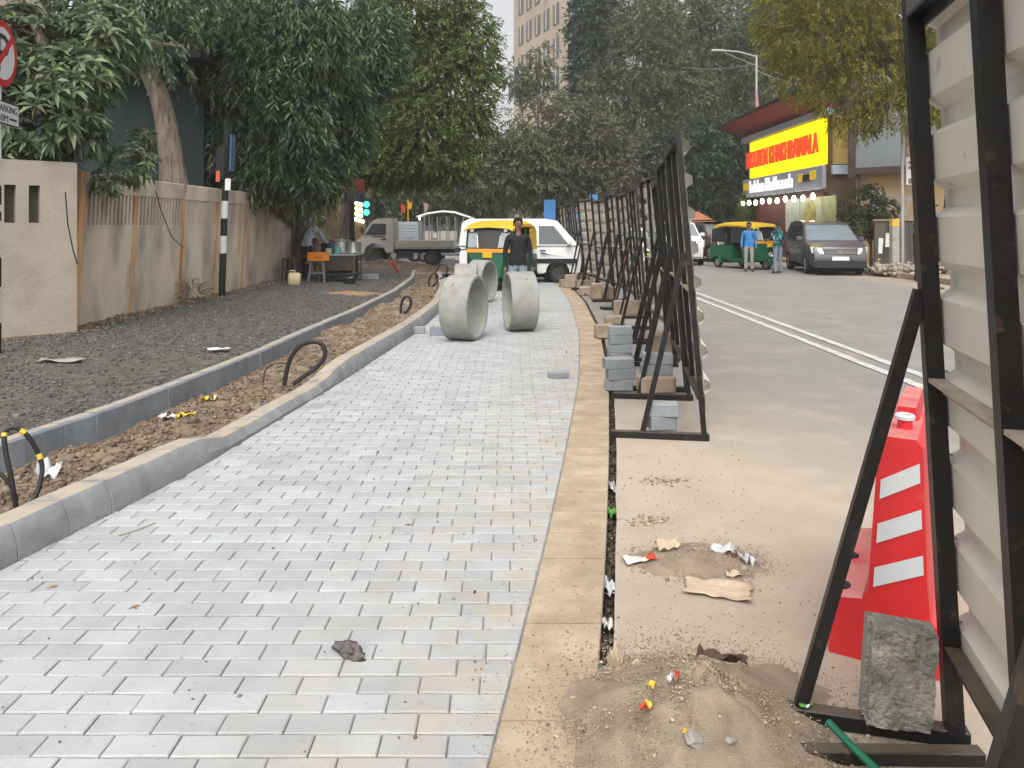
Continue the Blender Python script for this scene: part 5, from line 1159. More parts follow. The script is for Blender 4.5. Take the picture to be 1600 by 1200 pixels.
    for i in range(nv):
        for k in range(nu): fs.append((i * nu + k, i * nu + (k + 1) % nu, (i + 1) * nu + (k + 1) % nu, (i + 1) * nu + k))
    b.add(vs, fs); b.obj('hair', M_hair, t, 60)
    fc = hd * .62 + jw * .38 + fw * .085 * s
    for d in (-1, 1):
        b = MB(); b.lathe([(.002, -.008), (.010, 0), (.002, .008)], 8, Matrix.Translation(hd + fw * .082 * s + rt * d * .031 * s - upv * .008 * s)); b.obj('eye', M_hair, t)
        b = MB(); b.box(hd - upv * .03 * s + rt * d * .082 * s, (.018, .035, .055), bev=.006, M=T.to_3x3().to_4x4()); b.obj('ear', mats[2], t)
    b = MB(); b.prism([hd + fw * .085 * s + upv * .002, hd + fw * .085 * s - upv * .045 * s + rt * .016, hd + fw * .108 * s - upv * .042 * s, hd + fw * .085 * s - upv * .045 * s - rt * .016][:3], rt * -.012); b.obj('nose', mats[2], t)
    b = MB(); b.box(hd + fw * .083 * s - upv * .068 * s, (.046, .010, .012), M=T.to_3x3().to_4x4()); b.obj('mouth', mat('lips', (.10, .04, .035), .6), t)
    return t
M_shoe = mat('shoe', (.03, .027, .025), .6, .2, 9)
cl = lambda n, c, c2=None, sc=6, v=.12: mat(n, c, .85, v, sc, .2, 40, c2=c2)
M_bk = cl('black shirt', (.014, .014, .017)); M_jean = cl('pale jeans', (.20, .24, .28)); M_blue = cl('blue shirt', (.035, .19, .46)); M_khaki = cl('pale grey trousers', (.26, .255, .235))
M_camo = mat('teal print shirt', (.008, .02, .028), .85, .3, 7, c2=(.06, .30, .32), detail=1, spots=(10, .47, (.006, .012, .018), .95)); M_gj = cl('grey blue jeans', (.155, .185, .23)); M_ltblue = cl('pale blue shirt', (.42, .50, .58)); M_navy = cl('navy trousers', (.018, .02, .035)); M_brn = cl('brown vest', (.22, .16, .12))
person('man in a black shirt standing behind the pipe rings', (.105, 13.5, 0), R(8), 1.71, [M_bk, M_jean, M_skin, M_hair, M_shoe], dict(face=(.12, -1, -.05), lel=(.225, .03, 1.12), lwr=(.24, -.04, .86), rel=(-.225, .03, 1.12), rwr=(-.235, -.03, .86)))
person('man in a blue shirt and pale trousers standing in front of the auto rickshaw', (8.02, 26.0, 0), R(-12), 1.68, [M_blue, M_khaki, M_skin, M_hair, M_shoe], dict(lel=(.225, .04, 1.12), lwr=(.235, -.04, .87), rel=(-.23, .05, 1.12), rwr=(-.245, -.05, .88), face=(-.1, -1, -.1)))
person('man in a teal patterned shirt with his back to us beside the parked car', (8.66, 25.0, 0), R(205), 1.70, [M_camo, M_gj, M_skin, M_hair, M_shoe], dict(lel=(.25, -.08, 1.14), lwr=(.20, -.28, 1.10), rel=(-.24, .02, 1.13), rwr=(-.24, -.08, .9), lkn=(.11, -.02, .5), lan=(.14, .03, .09)), sleeves='short')
person('man in a pale blue shirt leaning over the roadside stall', (-5.25, 19.6, .2), R(150), 1.66, [M_ltblue, M_navy, M_skin, M_hair, M_shoe], dict(belly=(0, -.07, 1.06), chest=(0, -.20, 1.20), neckb=(0, -.32, 1.33), neck=(0, -.37, 1.38), jaw=(0, -.43, 1.40), head=(0, -.48, 1.44), crown=(0, -.51, 1.50), lsh=(.17, -.27, 1.31), rsh=(-.17, -.27, 1.31), lel=(.25, -.36, 1.05), lwr=(.20, -.55, .95), rel=(-.25, -.36, 1.05), rwr=(-.20, -.55, .95)))
person('child with dark hair sitting low behind the orange crate', (-4.85, 19.3, .2), R(-60), 1.30, [M_brn, M_navy, M_skin, M_hair, M_shoe], dict(pelvis=(0, 0, .62), belly=(0, -.04, .75), chest=(0, -.08, .93), neckb=(0, -.11, 1.10), neck=(0, -.12, 1.17), jaw=(0, -.15, 1.22), head=(0, -.15, 1.29), crown=(0, -.14, 1.345), lsh=(.16, -.09, 1.07), rsh=(-.16, -.09, 1.07), lel=(.22, -.18, .82), lwr=(.14, -.40, .80), rel=(-.22, -.18, .82), rwr=(-.14, -.40, .80), lhip=(.09, -.03, .60), rhip=(-.09, -.03, .60), lkn=(.12, -.42, .58), rkn=(-.12, -.42, .58), lan=(.12, -.42, .12), ran=(-.12, -.42, .12), lto=(.13, -.58, .06), rto=(-.13, -.58, .06), lhe=(.12, -.36, .08), rhe=(-.12, -.36, .08)))
person('person in a black jacket half hidden by the close black post', (11.22, 21.3, 0), R(60), 1.64, [M_bk, M_bk, M_skin, M_hair, M_shoe], dict(chest=(0, .02, 1.24), lel=(.26, -.06, 1.14), lwr=(.22, -.22, 1.0)))

# ================================================================== roadside stall
zg = .215
def stool(label, px, Y, m, h=.58, w=.40):
    t = thing('plastic_stool', label, 'stool', ((px - 800) / F * Y, Y, zg), R(random.uniform(-20, 20)), 'stools at the stall')
    b = MB(); b.box((0, 0, h - .02), (w * .82, w * .82, .04), bev=.012); b.obj('seat', m, t)
    for sx in (-1, 1):
        for sy in (-1, 1):
            b = MB(); b.loft([[(sx * w * .36 + dx, sy * w * .36 + dy, h - .04) for dx, dy in ((-.03, -.03), (.03, -.03), (.03, .03), (-.03, .03))], [(sx * w * .5 + dx, sy * w * .5 + dy, 0) for dx, dy in ((-.025, -.025), (.025, -.025), (.025, .025), (-.025, .025))]]); b.obj('leg', m, t)
    for s in (-1, 1):
        b = MB(); b.box((s * w * .43, 0, h * .45), (.02, w * .8, .05)); b.box((0, s * w * .43, h * .45), (w * .8, .02, .05)); b.obj('stretcher', m, t)
    return t
M_stl = mat('brown plastic', (.10, .085, .075), .6, .2, 6); M_stl2 = mat('grey plastic', (.15, .145, .14), .6, .2, 6)
stool('brown stool by the wall with the pale jerrycan in front', 455, 18.7, M_stl)
stool('grey stool carrying the orange crate', 499, 18.4, M_stl2, .52)
ct = thing('orange_crate', 'bright orange plastic crate on the grey stool', 'crate', ((499.5 - 800) / F * 18.4, 18.4, zg + .521), R(4))
M_cr = mat('orange plastic', (.72, .23, .015), .5, .06, 4)
for (c, d) in (((0, -.16, .10), (.50, .02, .20)), ((0, .16, .10), (.50, .02, .20)), ((-.25, 0, .10), (.02, .30, .20)), ((.25, 0, .10), (.02, .30, .20))): b = MB(); b.box(c, d, bev=.004); b.obj('side', M_cr, ct)
b = MB(); b.box((0, 0, .01), (.49, .31, .018)); b.obj('bottom', M_cr, ct)
for z in (.185, .02): b = MB(); b.box((0, -.172, z), (.52, .012, .03), bev=.003); b.obj('rim', M_cr, ct)
text_obj('Amul', .16, .055, frame_m((0, -.1715, .09), (1, 0, 0), (0, 0, 1)), mat('crate print', (.10, .03, .02), .6), ct, 'crate_lettering', depth=.001, world=False)
jc = thing('jerrycan', 'pale yellow plastic jerrycan on the gravel by the brown stool', 'jerrycan', ((460 - 800) / F * 17.3, 17.3, zg), R(12))
b = MB(); b.box((0, 0, .15), (.28, .19, .30), bev=.045); b.obj('body', mat('cloudy plastic', (.52, .44, .26), .5, .1, 6), jc, 50)
b = MB(); b.cyl((.07, 0, .29), (.07, 0, .345), .032, n=12); b.obj('cap', M_dark, jc, 40)
b = MB(); b.tube([(-.10, 0, .29), (-.09, 0, .345), (.0, 0, .345), (.02, 0, .30)], .014, 6); b.obj('handle', MATS['cloudy plastic'], jc, 50)
tb = thing('stall_table', 'dark stall table with a pale metal top crowded with pots', 'table', ((532 - 800) / F * 18.6, 18.6, zg), R(-4))
b = MB(); b.box((0, 0, .66), (.95, .75, .04), bev=.008); b.obj('table_top', mat('worn metal top', (.38, .40, .40), .4, .2, 6, metal=.4), tb)
b = MB(); b.box((0, -.34, .46), (.86, .03, .34)); b.obj('front_board', mat('dark board', (.045, .04, .035), .8, .3, 5), tb)
for sx in (-1, 1):
    for sy in (-1, 1): b = MB(); b.cyl((sx * .42, sy * .32, 0), (sx * .42, sy * .32, .64), .03, n=8); b.obj('leg', M_stl, tb)
b = MB(); b.box((0, 0, .18), (.84, .64, .03)); b.obj('lower_shelf', MATS['dark board'], tb)
TX, TY, TZ = (532 - 800) / F * 18.6, 18.6, zg + .681
M_alu = mat('aluminium pot', (.48, .49, .48), .35, .12, 6, metal=.7)
def pot(label, x, y, r, h, m, lid=False, name='pot'):
    t = thing(name, label, name, (TX + x, TY + y, TZ)); b = MB(); b.lathe([(.005, .003), (r * .9, .003), (r, .02), (r, h - .01), (r * 1.06, h), (r * .94, h - .005), (r * .93, .02), (.005, .02)], 20); b.obj('bowl', m, t, 50)
    if lid: b = MB(); b.lathe([(r * 1.1, h + .003), (r * 1.12, h + .012), (r * .2, h + .05), (.03, h + .055), (.03, h + .08), (.002, h + .08)], 20); b.obj('lid', m, t, 50)
    return t
pot('large aluminium pot at the right end of the stall table', .30, .06, .19, .28, M_alu); pot('wide aluminium pan with a lid behind the cups', -.02, .20, .24, .30, M_alu, True, 'pan')
M_tealc = mat('teal enamel', (.16, .36, .35), .4, .1, 6)
pot('teal cup on the stall table', -.02, -.22, .08, .14, M_tealc, name='cup'); pot('teal tin behind the teal cup', -.22, .05, .10, .26, mat('dark teal tin', (.03, .12, .13), .4), name='tin'); pot('cream cup left of the teal cup', -.24, -.20, .08, .13, mat('cream cup', (.50, .44, .36), .5), name='cup'); pot('flat steel plate at the table corner', .28, -.24, .16, .03, M_alu, name='plate')
bk = thing('black_bucket', 'black bucket on the ground under the right end of the stall', 'bucket', ((546 - 800) / F * 17.6, 17.6, zg - .01)); b = MB(); b.lathe([(.004, .004), (.11, .004), (.145, .26), (.155, .262), (.15, .27), (.138, .262), (.105, .02), (.004, .02)], 18); b.obj('pail', M_dark, bk, 50); b = MB(); b.tube([(-.15, 0, .26), (-.1, -.1, .2), (0, -.15, .17), (.1, -.1, .2), (.15, 0, .26)], .005, 5); b.obj('handle', M_alloy, bk)
stv = thing('cooking_stove', 'dark cooking stove with a long-handled pan behind the stall table', 'stove', (-4.55, 20.3, zg)); b = MB(); b.box((0, 0, .45), (.9, .5, .9), bev=.02); b.obj('body', M_dark, stv); b = MB(); b.lathe([(.004, .91), (.2, .91), (.27, .99), (.28, .99), (.21, .90)], 18); b.obj('wok', M_alu, stv, 50); b = MB(); b.tube([(-.25, 0, .99), (-.62, -.05, 1.2)], .018, 6); b.obj('handle', M_alloy, stv)
# cloth and plastic hanging at the wall end
def cloth(pts, nx, ny, amp, m, label, name='hanging_cloth', seed=0):
    a, b_, c, d = map(Vector, pts); vs = []; nr = (b_ - a).cross(d - a).normalized()
    for j in range(ny + 1):
        for i in range(nx + 1):
            u, v = i / nx, j / ny; p = a.lerp(b_, u).lerp(d.lerp(c, u), v); vs.append(p + nr * (amp * math.sin(u * 19 + seed + 2 * v) * v ** .5 + amp * .7 * n3(u * 4, v * 4, seed)) - Vector((0, 0, .25 * amp * math.sin(u * 6.3) * v)))
    mb = MB(); k = nx + 1; mb.add(vs, [(j * k + i, j * k + i + 1, (j + 1) * k + i + 1, (j + 1) * k + i) for j in range(ny) for i in range(nx)])
    me = mb.mesh(name, m, 60); o = link(name, me); sm = o.modifiers.new('thick', 'SOLIDIFY'); sm.thickness = .006; tag(o, label, 'cloth'); return o
cloth([(-5.58, 17.0, 2.42), (-5.58, 19.9, 2.45), (-5.55, 19.9, 1.55), (-5.56, 17.4, 2.02)], 20, 10, .05, mat('brown tarpaulin', (.24, .15, .10), .9, .2, 4), 'brown tarpaulin draped over the far end of the wall')
cloth([(-5.45, 19.9, 2.35), (-5.25, 20.1, 2.30), (-5.1, 20.0, 1.75), (-5.5, 19.9, 1.5)], 10, 8, .05, mat('white plastic sheet', (.46, .45, .44), .5, .15, 5), 'white plastic sheet hanging at the corner of the wall', seed=4)
ss_ = thing('stall_sign_post', 'dark post with a red and navy sign board behind the stall', 'sign post', (-4.58, 22.0, zg))
b = MB(); b.box((0, 0, 1.2), (.13, .1, 2.4), bev=.01); b.obj('post', M_dark, ss_)
b = MB(); b.box((.12, -.06, 2.50), (.50, .06, .36), bev=.01); b.obj('red_board', mat('dull red board', (.17, .035, .025), .6, .2, 4), ss_)
b = MB(); b.box((.12, -.06, 2.17), (.50, .06, .28), bev=.01); b.obj('navy_board', mat('navy board', (.02, .022, .045), .6, .2, 8, c2=(.06, .06, .09)), ss_)
ls = thing('lit_kiosk', 'kiosk with bright slanting tube lights behind the stall', 'kiosk', (-7.2, 34, 0))
b = MB(); b.box((-7.6, 34.6, 1.6), (2.6, .8, 3.4)); b.obj('wall', mat('kiosk dark', (.03, .028, .03), .7, .3, 2, c2=(.10, .07, .02)), ls, world=True)
M_tube = mat('lit white tube', (1, .93, 1), .4, emit=7); M_tubey = mat('lit warm tube', (1, .86, .52), .4, emit=7)
for i in range(9): b = MB(); p = P(541, 312 + i * 5.6, 34.05); b.tube([p + Vector((-.16, 0, .02)), p + Vector((.14, 0, -.05))], .045, 6); b.obj('tube_light', M_tube, ls, world=True)
for i in range(4): b = MB(); p = P(560, 319 + i * 8.5, 34.05); b.tube([p + Vector((-.26, 0, .10)), p + Vector((.24, 0, -.06))], .07, 6); b.obj('tube_light', M_tubey, ls, world=True)
tl = thing('traffic_light', 'traffic light showing green beyond the pickup truck', 'traffic light', (P(573, 326, 33).x, 33, 0))
pz = P(573, 326, 33).z; b = MB(); b.cyl((0, 0, 0), (0, 0, pz - .5), .06, n=10); b.obj('pole', M_dark, tl); b = MB(); b.box((0, .06, pz), (.36, .2, .95), bev=.02); b.obj('housing', M_dark, tl)
for dz in (.18, -.16): b = MB(); b.cyl((0, -.05, pz + dz), (0, -.08, pz + dz), .125, n=16); b.obj('green_lens', mat('lit green', (.03, .9, .5), .4, emit=3), tl)
# umbrella tent, blue sheets, flags, barrier ribbon far away
um = thing('orange_awning', 'faded orange tent roof behind the white car', 'awning', (P(1083, 345, 46).x, 46, 0)); p = P(1088, 340, 46)
b = MB(); b.loft([[(p.x - 1.1, 45.2, p.z - .25), (p.x + 1.0, 45.2, p.z - .25), (p.x + 1.0, 46.8, p.z - .25), (p.x - 1.1, 46.8, p.z - .25)], [(p.x - .1, 45.9, p.z + .35), (p.x + .1, 45.9, p.z + .35), (p.x + .1, 46.1, p.z + .35), (p.x - .1, 46.1, p.z + .35)]]); b.obj('roof', mat('faded orange', (.45, .17, .08), .8), um, world=True)
for dx in (-1, .9): b = MB(); b.cyl((p.x + dx, 45.3, 0), (p.x + dx, 45.3, p.z - .2), .04); b.obj('post', M_dark, um, world=True)
M_bsh = mat('blue sheet', (.05, .20, .45), .7, .2, 1)
for i, (x0, x1, y0, y1, Y, lab) in enumerate(((921, 934, 304, 335, 44, 'blue sheet panel, tallest of three above the barricades'), (895, 902, 330, 365, 44.5, 'narrow blue sheet panel left of the tallest one'), (850, 868, 312, 345, 45, 'wide blue sheet panel behind the white van'))):
    a = P(x0, y1, Y); c = P(x1, y0, Y); b = MB(); b.box(((a.x + c.x) / 2, Y, c.z / 2), (c.x - a.x, .08, c.z)); tag(b.obj('blue_sheet_panel', M_bsh), lab, 'panel')
for (x, y0, y1, c, lab) in ((627, 318, 332, (.45, .06, .03), 'small red flag beyond the pickup'), (637.5, 312, 345, (.62, .30, .02), 'thin orange flag pole beyond the pickup'), (663, 316, 345, (.30, .20, .20), 'folded faded cloth on a pole beyond the pickup')):
    a = P(x, y1, 40); c0 = P(x, y0, 40); b = thing('flag', lab, 'flag', (a.x, 40, 0)); m = MB(); m.cyl((a.x, 40, 0), c0, .035, n=6); m.obj('pole', mat('flag %s' % lab[:8], c, .7), b, world=True); m = MB(); m.prism([c0, c0 + Vector((.22, 0, -.12)), c0 + Vector((.16, 0, -.5)), c0 + Vector((0, 0, -.45))], (0, .02, 0)); m.obj('cloth', MATS['flag %s' % lab[:8]], b, world=True)
# blocks, crates and a red bar at the end of the kerbs
block(G(699, 416, 0) + Vector((0, .3, 0)), (.5, .3, .28), 0, M_kerbb, 'blue-grey kerb block standing at the far end of the soil strip', 'kerb_block')
block(G(690, 414, 0) + Vector((-.4, .8, 0)), (.6, .3, .26), .1, M_kerbb, 'second blue-grey kerb block just left of the standing one', 'kerb_block')
block(G(577, 436, .2), (.5, .25, .12), .05, M_kerbb, 'blue-grey block lying on gravel right of the stall', 'kerb_block')
b = MB(); b.tube([G(623, 428, .2), P(613, 408, 21.5)], .035, 6); tag(b.obj('red_bar', mat('red painted bar', (.50, .05, .04), .6)), 'short red painted bar stuck in the earth below the pickup', 'bar')
# ================================================================== trees
def leaves(name, base, dirs, length, width, m, parent, droop=.25, world=True):
    """base (N,3), dirs (N,3): one folded leaf each, four corners"""
    n = len(base); d = dirs / np.linalg.norm(dirs, axis=1, keepdims=True)
    side = np.cross(d, rng.normal(0, 1, (n, 3)) * [1, 1, .35] + [0, 0, .9]); side /= np.linalg.norm(side, axis=1, keepdims=True) + 1e-9
    L = np.asarray(length).reshape(-1, 1) * np.ones((n, 1)); W = np.asarray(width).reshape(-1, 1) * np.ones((n, 1)); dz = np.array([[0, 0, -1.0]])
    v0 = base; v2 = base + d * L + dz * L * droop; mid = base + d * L * .5 + dz * L * droop * .12
    v = np.stack([v0, mid + side * W * .5, v2, mid - side * W * .5], 1).reshape(-1, 3)
    q = np.arange(4 * n).reshape(-1, 4)
    return link(name, np_mesh(name, v, q, m), parent, world)
def rand_dirs(n, up=0.0):
    d = rng.normal(0, 1, (n, 3)); d[:, 2] += up; return d / np.linalg.norm(d, axis=1, keepdims=True)
def in_lobes(lobes, n, shell=.5):
    w = np.array([l[1][0] * l[1][1] + l[1][1] * l[1][2] for l in lobes]); w = w / w.sum(); k = rng.choice(len(lobes), n, p=w)
    C = np.array([tuple(l[0]) for l in lobes])[k]; Rr = np.array([l[1] for l in lobes])[k]
    d = rand_dirs(n); r = rng.uniform(shell ** 3, 1.08, n) ** (1 / 3); return C + d * Rr * r[:, None], d
def strands(lobes, n, per, slen, down, llen, lw, m, parent, name='crown', shell=.55, spread=.55, droop=.2):
    st, od = in_lobes(lobes, n, shell); dr = od * (1 - down) + np.array([0, 0, -1.0]) * down + rng.normal(0, .18, (n, 3)); dr /= np.linalg.norm(dr, axis=1, keepdims=True)
    SL = rng.uniform(.5, 1.15, n) * slen; t = np.linspace(0, 1, per); B = st[:, None, :] + dr[:, None, :] * (SL[:, None, None] * t[None, :, None]); B[:, :, 2] -= (SL[:, None] * t[None] ** 2) * .25 * (1 - down)
    sd = np.cross(dr, rng.normal(0, 1, (n, 3))); sd /= np.linalg.norm(sd, axis=1, keepdims=True) + 1e-9
    sg = np.where(np.arange(per) % 2 == 0, 1, -1)[None, :, None]; LD = dr[:, None, :] * .8 + sd[:, None, :] * sg * spread + rng.normal(0, .22, (n, per, 3))
    k = n * per; return leaves(name, B.reshape(-1, 3), LD.reshape(-1, 3), llen * rng.uniform(.65, 1.2, k), lw * rng.uniform(.7, 1.2, k), m, parent, droop)
def whorls(lobes, n, per, llen, lw, m, parent, name='crown', shell=.6, droop=.35):
    st, od = in_lobes(lobes, n, shell); ax = od * .7 + [0, 0, .5] + rng.normal(0, .25, (n, 3)); ax /= np.linalg.norm(ax, axis=1, keepdims=True)
    a = np.cross(ax, rng.normal(0, 1, (n, 3))); a /= np.linalg.norm(a, axis=1, keepdims=True); b_ = np.cross(ax, a)
    th = np.linspace(0, 6.283, per, endpoint=False)[None] + rng.uniform(0, 6.28, (n, 1)); D = a[:, None] * np.cos(th)[..., None] + b_[:, None] * np.sin(th)[..., None] + ax[:, None] * rng.uniform(.1, .7, (n, per, 1))
    k = n * per; return leaves(name, np.repeat(st, per, 0), D.reshape(-1, 3), llen * rng.uniform(.7, 1.2, k), lw * rng.uniform(.8, 1.15, k), m, parent, droop)
def limbs(trunk, tr, lobes, m, parent, sub=3, r0=.09):
    b = MB(); pts = [Vector(p) for p in trunk]; k = len(pts); rs = [tr * (1 - .55 * i / (k - 1)) * (1.25 if i == 0 else 1) for i in range(k)]
    sm = []; sr = []
    for i in range(k - 1):
        for j in range(4): u = j / 4; q = pts[i].lerp(pts[i + 1], u); sm.append(q + Vector((n3(*(q * .7)), n3(*(q * .7 + Vector((9, 0, 0)))), 0)) * tr * .5); sr.append(rs[i] * (1 - u) + rs[i + 1] * u)
    sm.append(pts[-1]); sr.append(rs[-1]); b.tube(sm, sr, 12)
    for c, rad in lobes:
        c = Vector(c); s = pts[-1] if len(pts) < 3 or random.random() < .6 else pts[-2]; mid = s.lerp(c, .5) + Vector((random.gauss(0, .25), random.gauss(0, .25), random.uniform(0, .5))) * min(1.5, rad[0])
        b.tube([s, s.lerp(mid, .5) + Vector((0, 0, .1)), mid, c], [r0 * 1.3, r0, r0 * .75, r0 * .35], 7)
        for j in range(sub):
            e = c + Vector((random.gauss(0, .55) * rad[0], random.gauss(0, .55) * rad[1], random.gauss(.1, .5) * rad[2])); q = mid.lerp(c, random.uniform(.2, .9)); b.tube([q, q.lerp(e, .55) + Vector((random.gauss(0, .1), random.gauss(0, .1), .08)), e], [r0 * .45, r0 * .3, r0 * .12], 5)
    return b.obj('trunk', m, parent, 60, world=True)
def lob(x, y, Y, rx, rz=None, ry=None):      # a lobe from photo position, rx and rz in photo pixels
    k = Y / F; return (tuple(P(x, y, Y)), (rx * k, (ry or rx * .8 * k), (rz or rx) * k))
def tree(name, label, trunk, tr, lobes, m=None, group=None):
    t = thing(name, label, 'tree', tuple(trunk[0]), 0, group); limbs(trunk, tr, lobes, m or M_bark, t); return t

L_whorl = leafmat('broad leaf', [(.075, .115, .06), (.11, .155, .085), (.15, .195, .115), (.20, .24, .155), (.17, .21, .06)], .42, .2)
L_ashok = leafmat('ashoka leaf', [(.028, .048, .024), (.042, .07, .036), (.06, .095, .05), (.085, .12, .068), (.12, .15, .04)], .36, .15)
L_neem = leafmat('neem leaf', [(.05, .08, .018), (.075, .11, .024), (.105, .14, .034), (.15, .175, .04)], .5, .25)
L_yneem = leafmat('yellow neem leaf', [(.10, .11, .010), (.15, .15, .014), (.20, .19, .018), (.26, .22, .024)], .55, .35)
L_far = leafmat('hazy leaf', [(.05, .072, .030), (.075, .098, .042), (.10, .125, .055), (.14, .15, .075)], .6, .2)
L_far2 = leafmat('dusty leaf', [(.07, .075, .042), (.095, .096, .055), (.12, .12, .07), (.15, .145, .09)], .65, .2)
L_fard = leafmat('far dark leaf', [(.026, .046, .026), (.04, .068, .036), (.06, .09, .05)], .5, .15)

# broad-leaved tree over the near wall
lo_ = [lob(60, 180, 9.6, 75, 60), lob(-10, 250, 9.4, 55, 50), lob(100, 120, 10.2, 85, 50), lob(35, 60, 10.4, 70, 50), lob(165, 60, 10.6, 70, 50), lob(110, 205, 9.9, 50, 35), lob(55, 240, 9.8, 60, 22), lob(-50, 120, 9.3, 70, 90), lob(-60, 260, 9.2, 60, 60)]
t = tree('broadleaf_tree', 'broad-leaved tree hanging over the nearer wall behind the no parking sign', [(-7.3, 10.9, 0), (-7.2, 10.9, 2.2), (-7.15, 11.0, 3.6), (-7.0, 11.0, 4.8)], .30, lo_)
whorls(lo_, 950, 8, .21, .066, L_whorl, t)
lo_ = [lob(205, 255, 10.9, 38, 32), lob(170, 285, 10.4, 28, 18), lob(222, 215, 11.2, 20, 20)]
t = thing('young_shrub', 'young leafy shrub peeping over the wall left of the leaning trunk', 'shrub', (-6.2, 11.2, .2)); limbs([(-6.25, 11.2, .2), (-6.2, 11.2, 1.7), (-6.15, 11.2, 2.2)], .03, lo_, M_bark, t, r0=.015); whorls(lo_, 130, 7, .13, .045, L_whorl, t)
# leaning trunk
lo_ = [lob(230, 10, 13.6, 70, 45), lob(140, -30, 13.6, 80, 60), lob(250, 70, 13.4, 35, 22), lob(300, -40, 14.2, 90, 60)]
t = tree('leaning_tree', 'tree with a thick bare trunk leaning left behind the wall', [P(278, 330, 14.0), P(268, 250, 14.0), P(245, 150, 14.0), P(215, 60, 14.0), P(190, -30, 14.0)], .24, lo_)
strands(lo_, 420, 14, .6, .6, .14, .045, L_ashok, t)
# drooping dark trees
lo_ = [lob(335, 100, 16.8, 60, 110), lob(400, 60, 16.8, 80, 110), lob(345, 205, 16.8, 42, 50), lob(450, 160, 16.8, 60, 110), lob(420, 245, 16.8, 35, 28), lob(385, 220, 17, 36, 40), lob(470, 250, 17.4, 40, 55), lob(330, 10, 16.6, 70, 60), lob(480, 40, 16.8, 60, 80)]
t = tree('drooping_mast_tree', 'dark mast tree with drooping narrow leaves hanging over the wall', [(-6.5, 17.8, 0), (-6.3, 17.8, 2.5), (-6.0, 17.6, 4.5), (-5.7, 17.4, 6.4)], .2, lo_)
strands(lo_, 2300, 20, .75, .78, .21, .045, L_ashok, t, shell=.45, spread=.7)
lo_ = [lob(500, 90, 18.6, 55, 90), lob(540, 160, 18.4, 45, 70), lob(508, 245, 18.0, 30, 40), lob(570, 60, 19, 60, 70), lob(490, 190, 18.4, 40, 70)]
t = tree('drooping_mast_tree', 'second drooping mast tree reaching down behind the stall', [(-5.6, 20.2, 0), (-5.4, 20.0, 2.5), (-4.9, 19.6, 5), (-4.7, 19.4, 7)], .2, lo_)
strands(lo_, 1700, 18, .75, .78, .21, .047, L_ashok, t, shell=.45, spread=.7)
# round neem over the junction
lo_ = [lob(640, 90, 25, 80, 90), lob(705, 130, 24.5, 68, 80), lob(665, 210, 24, 65, 60), lob(600, 190, 24.5, 60, 80), lob(730, 60, 25.5, 45, 55), lob(690, 250, 24.4, 55, 34), lob(620, 262, 24.6, 55, 26), lob(650, 10, 25.5, 90, 60), lob(735, 190, 24.8, 32, 45), lob(565, 255, 25, 40, 30), lob(760, 100, 25.2, 20, 26)]
t = tree('round_neem_tree', 'large rounded neem tree left of the sky gap over the junction', [(-6.0, 26.5, 0), (-5.6, 26.4, 2.8), (-4.4, 26.0, 4.6), (-3.5, 25.6, 6.5)], .28, lo_)
strands(lo_, 5200, 13, .42, .40, .15, .062, L_neem, t, shell=.45, spread=.9)
# yellow-green neem over the right of the road
lo_ = [lob(1290, 60, 24, 85, 70), lob(1230, 30, 24.5, 55, 55), lob(1370, 90, 23.5, 75, 70), lob(1330, 150, 23.5, 60, 34), lob(1260, 120, 24, 45, 40), lob(1335, 192, 23.8, 32, 22), lob(1390, 170, 23, 45, 30), lob(1420, 30, 23.5, 80, 60), lob(1310, -30, 24, 110, 50), lob(1215, 90, 24.5, 20, 24), lob(1460, 140, 23, 60, 60), lob(1500, 60, 22.6, 80, 80)]
t = tree('yellow_neem_tree', 'yellow-green neem tree overhanging the shop side of the road', [(14.2, 24.6, 0), (14.1, 24.5, 2.6), (13.6, 24.2, 4.8), (12.6, 24.0, 6.6)], .3, lo_)
strands(lo_, 4200, 14, .42, .5, .115, .042, L_yneem, t, shell=.2, spread=.85)
# bush by the dark wall
lo_ = [lob(1350, 320, 26.4, 32, 28), lob(1380, 330, 26, 26, 22), lob(1335, 335, 26.6, 26, 16), lob(1362, 300, 26.4, 18, 14), lob(1345, 355, 26.4, 34, 20), lob(1380, 355, 26, 30, 20)]
t = thing('dusty_bush', 'dusty dark green bush behind the parked people carrier', 'bush', (12.3, 26.3, .1)); limbs([(12.3, 26.3, 0), (12.3, 26.3, .8), (12.3, 26.3, 1.3)], .06, lo_, M_bark, t, r0=.03); whorls(lo_, 1100, 6, .11, .05, L_far, t)

# trees across the far side of the junction
def far_tree(label, x, Y, lobes, n, lm, bark=None, tr=.22, size=.3, up=.0, sub=4, th=3.2, shell=.35, base_x=None, name='street_tree'):
    bx = P(base_x or x, 352, Y).x; top = max(l[0][2] for l in lobes)
    t = thing(name, label, 'tree', (bx, Y, 0), 0, 'trees beyond the junction'); limbs([(bx, Y, 0), (bx + random.gauss(0, .2), Y, th), (bx + random.gauss(0, .5), Y, th + (top - th) * .45)], tr, lobes, bark or M_barkg, t, sub, r0=.10)
    strands(lobes, int(n * 1.45) // 12, 12, size * 3.0, .35, size * 1.08, size * .46, lm, t, shell=shell, spread=.9)
    return t
random.seed(21)
far_tree('tall dark conical mast tree in front of the office block', 930, 58, [lob(930, 95, 58, 32, 40), lob(928, 40, 58, 34, 50), lob(930, -20, 58, 28, 50), lob(915, 130, 58, 22, 30)], 14000, L_fard, size=.34, name='mast_tree', shell=.2)
far_tree('sparse pale tree with thin trunks in front of the office block', 835, 50, [lob(830, 120, 50, 30, 26), lob(850, 150, 50, 34, 24), lob(815, 190, 50, 26, 24), lob(845, 90, 50, 22, 20), lob(805, 120, 50, 22, 24)], 2600, L_far, size=.24, sub=7)
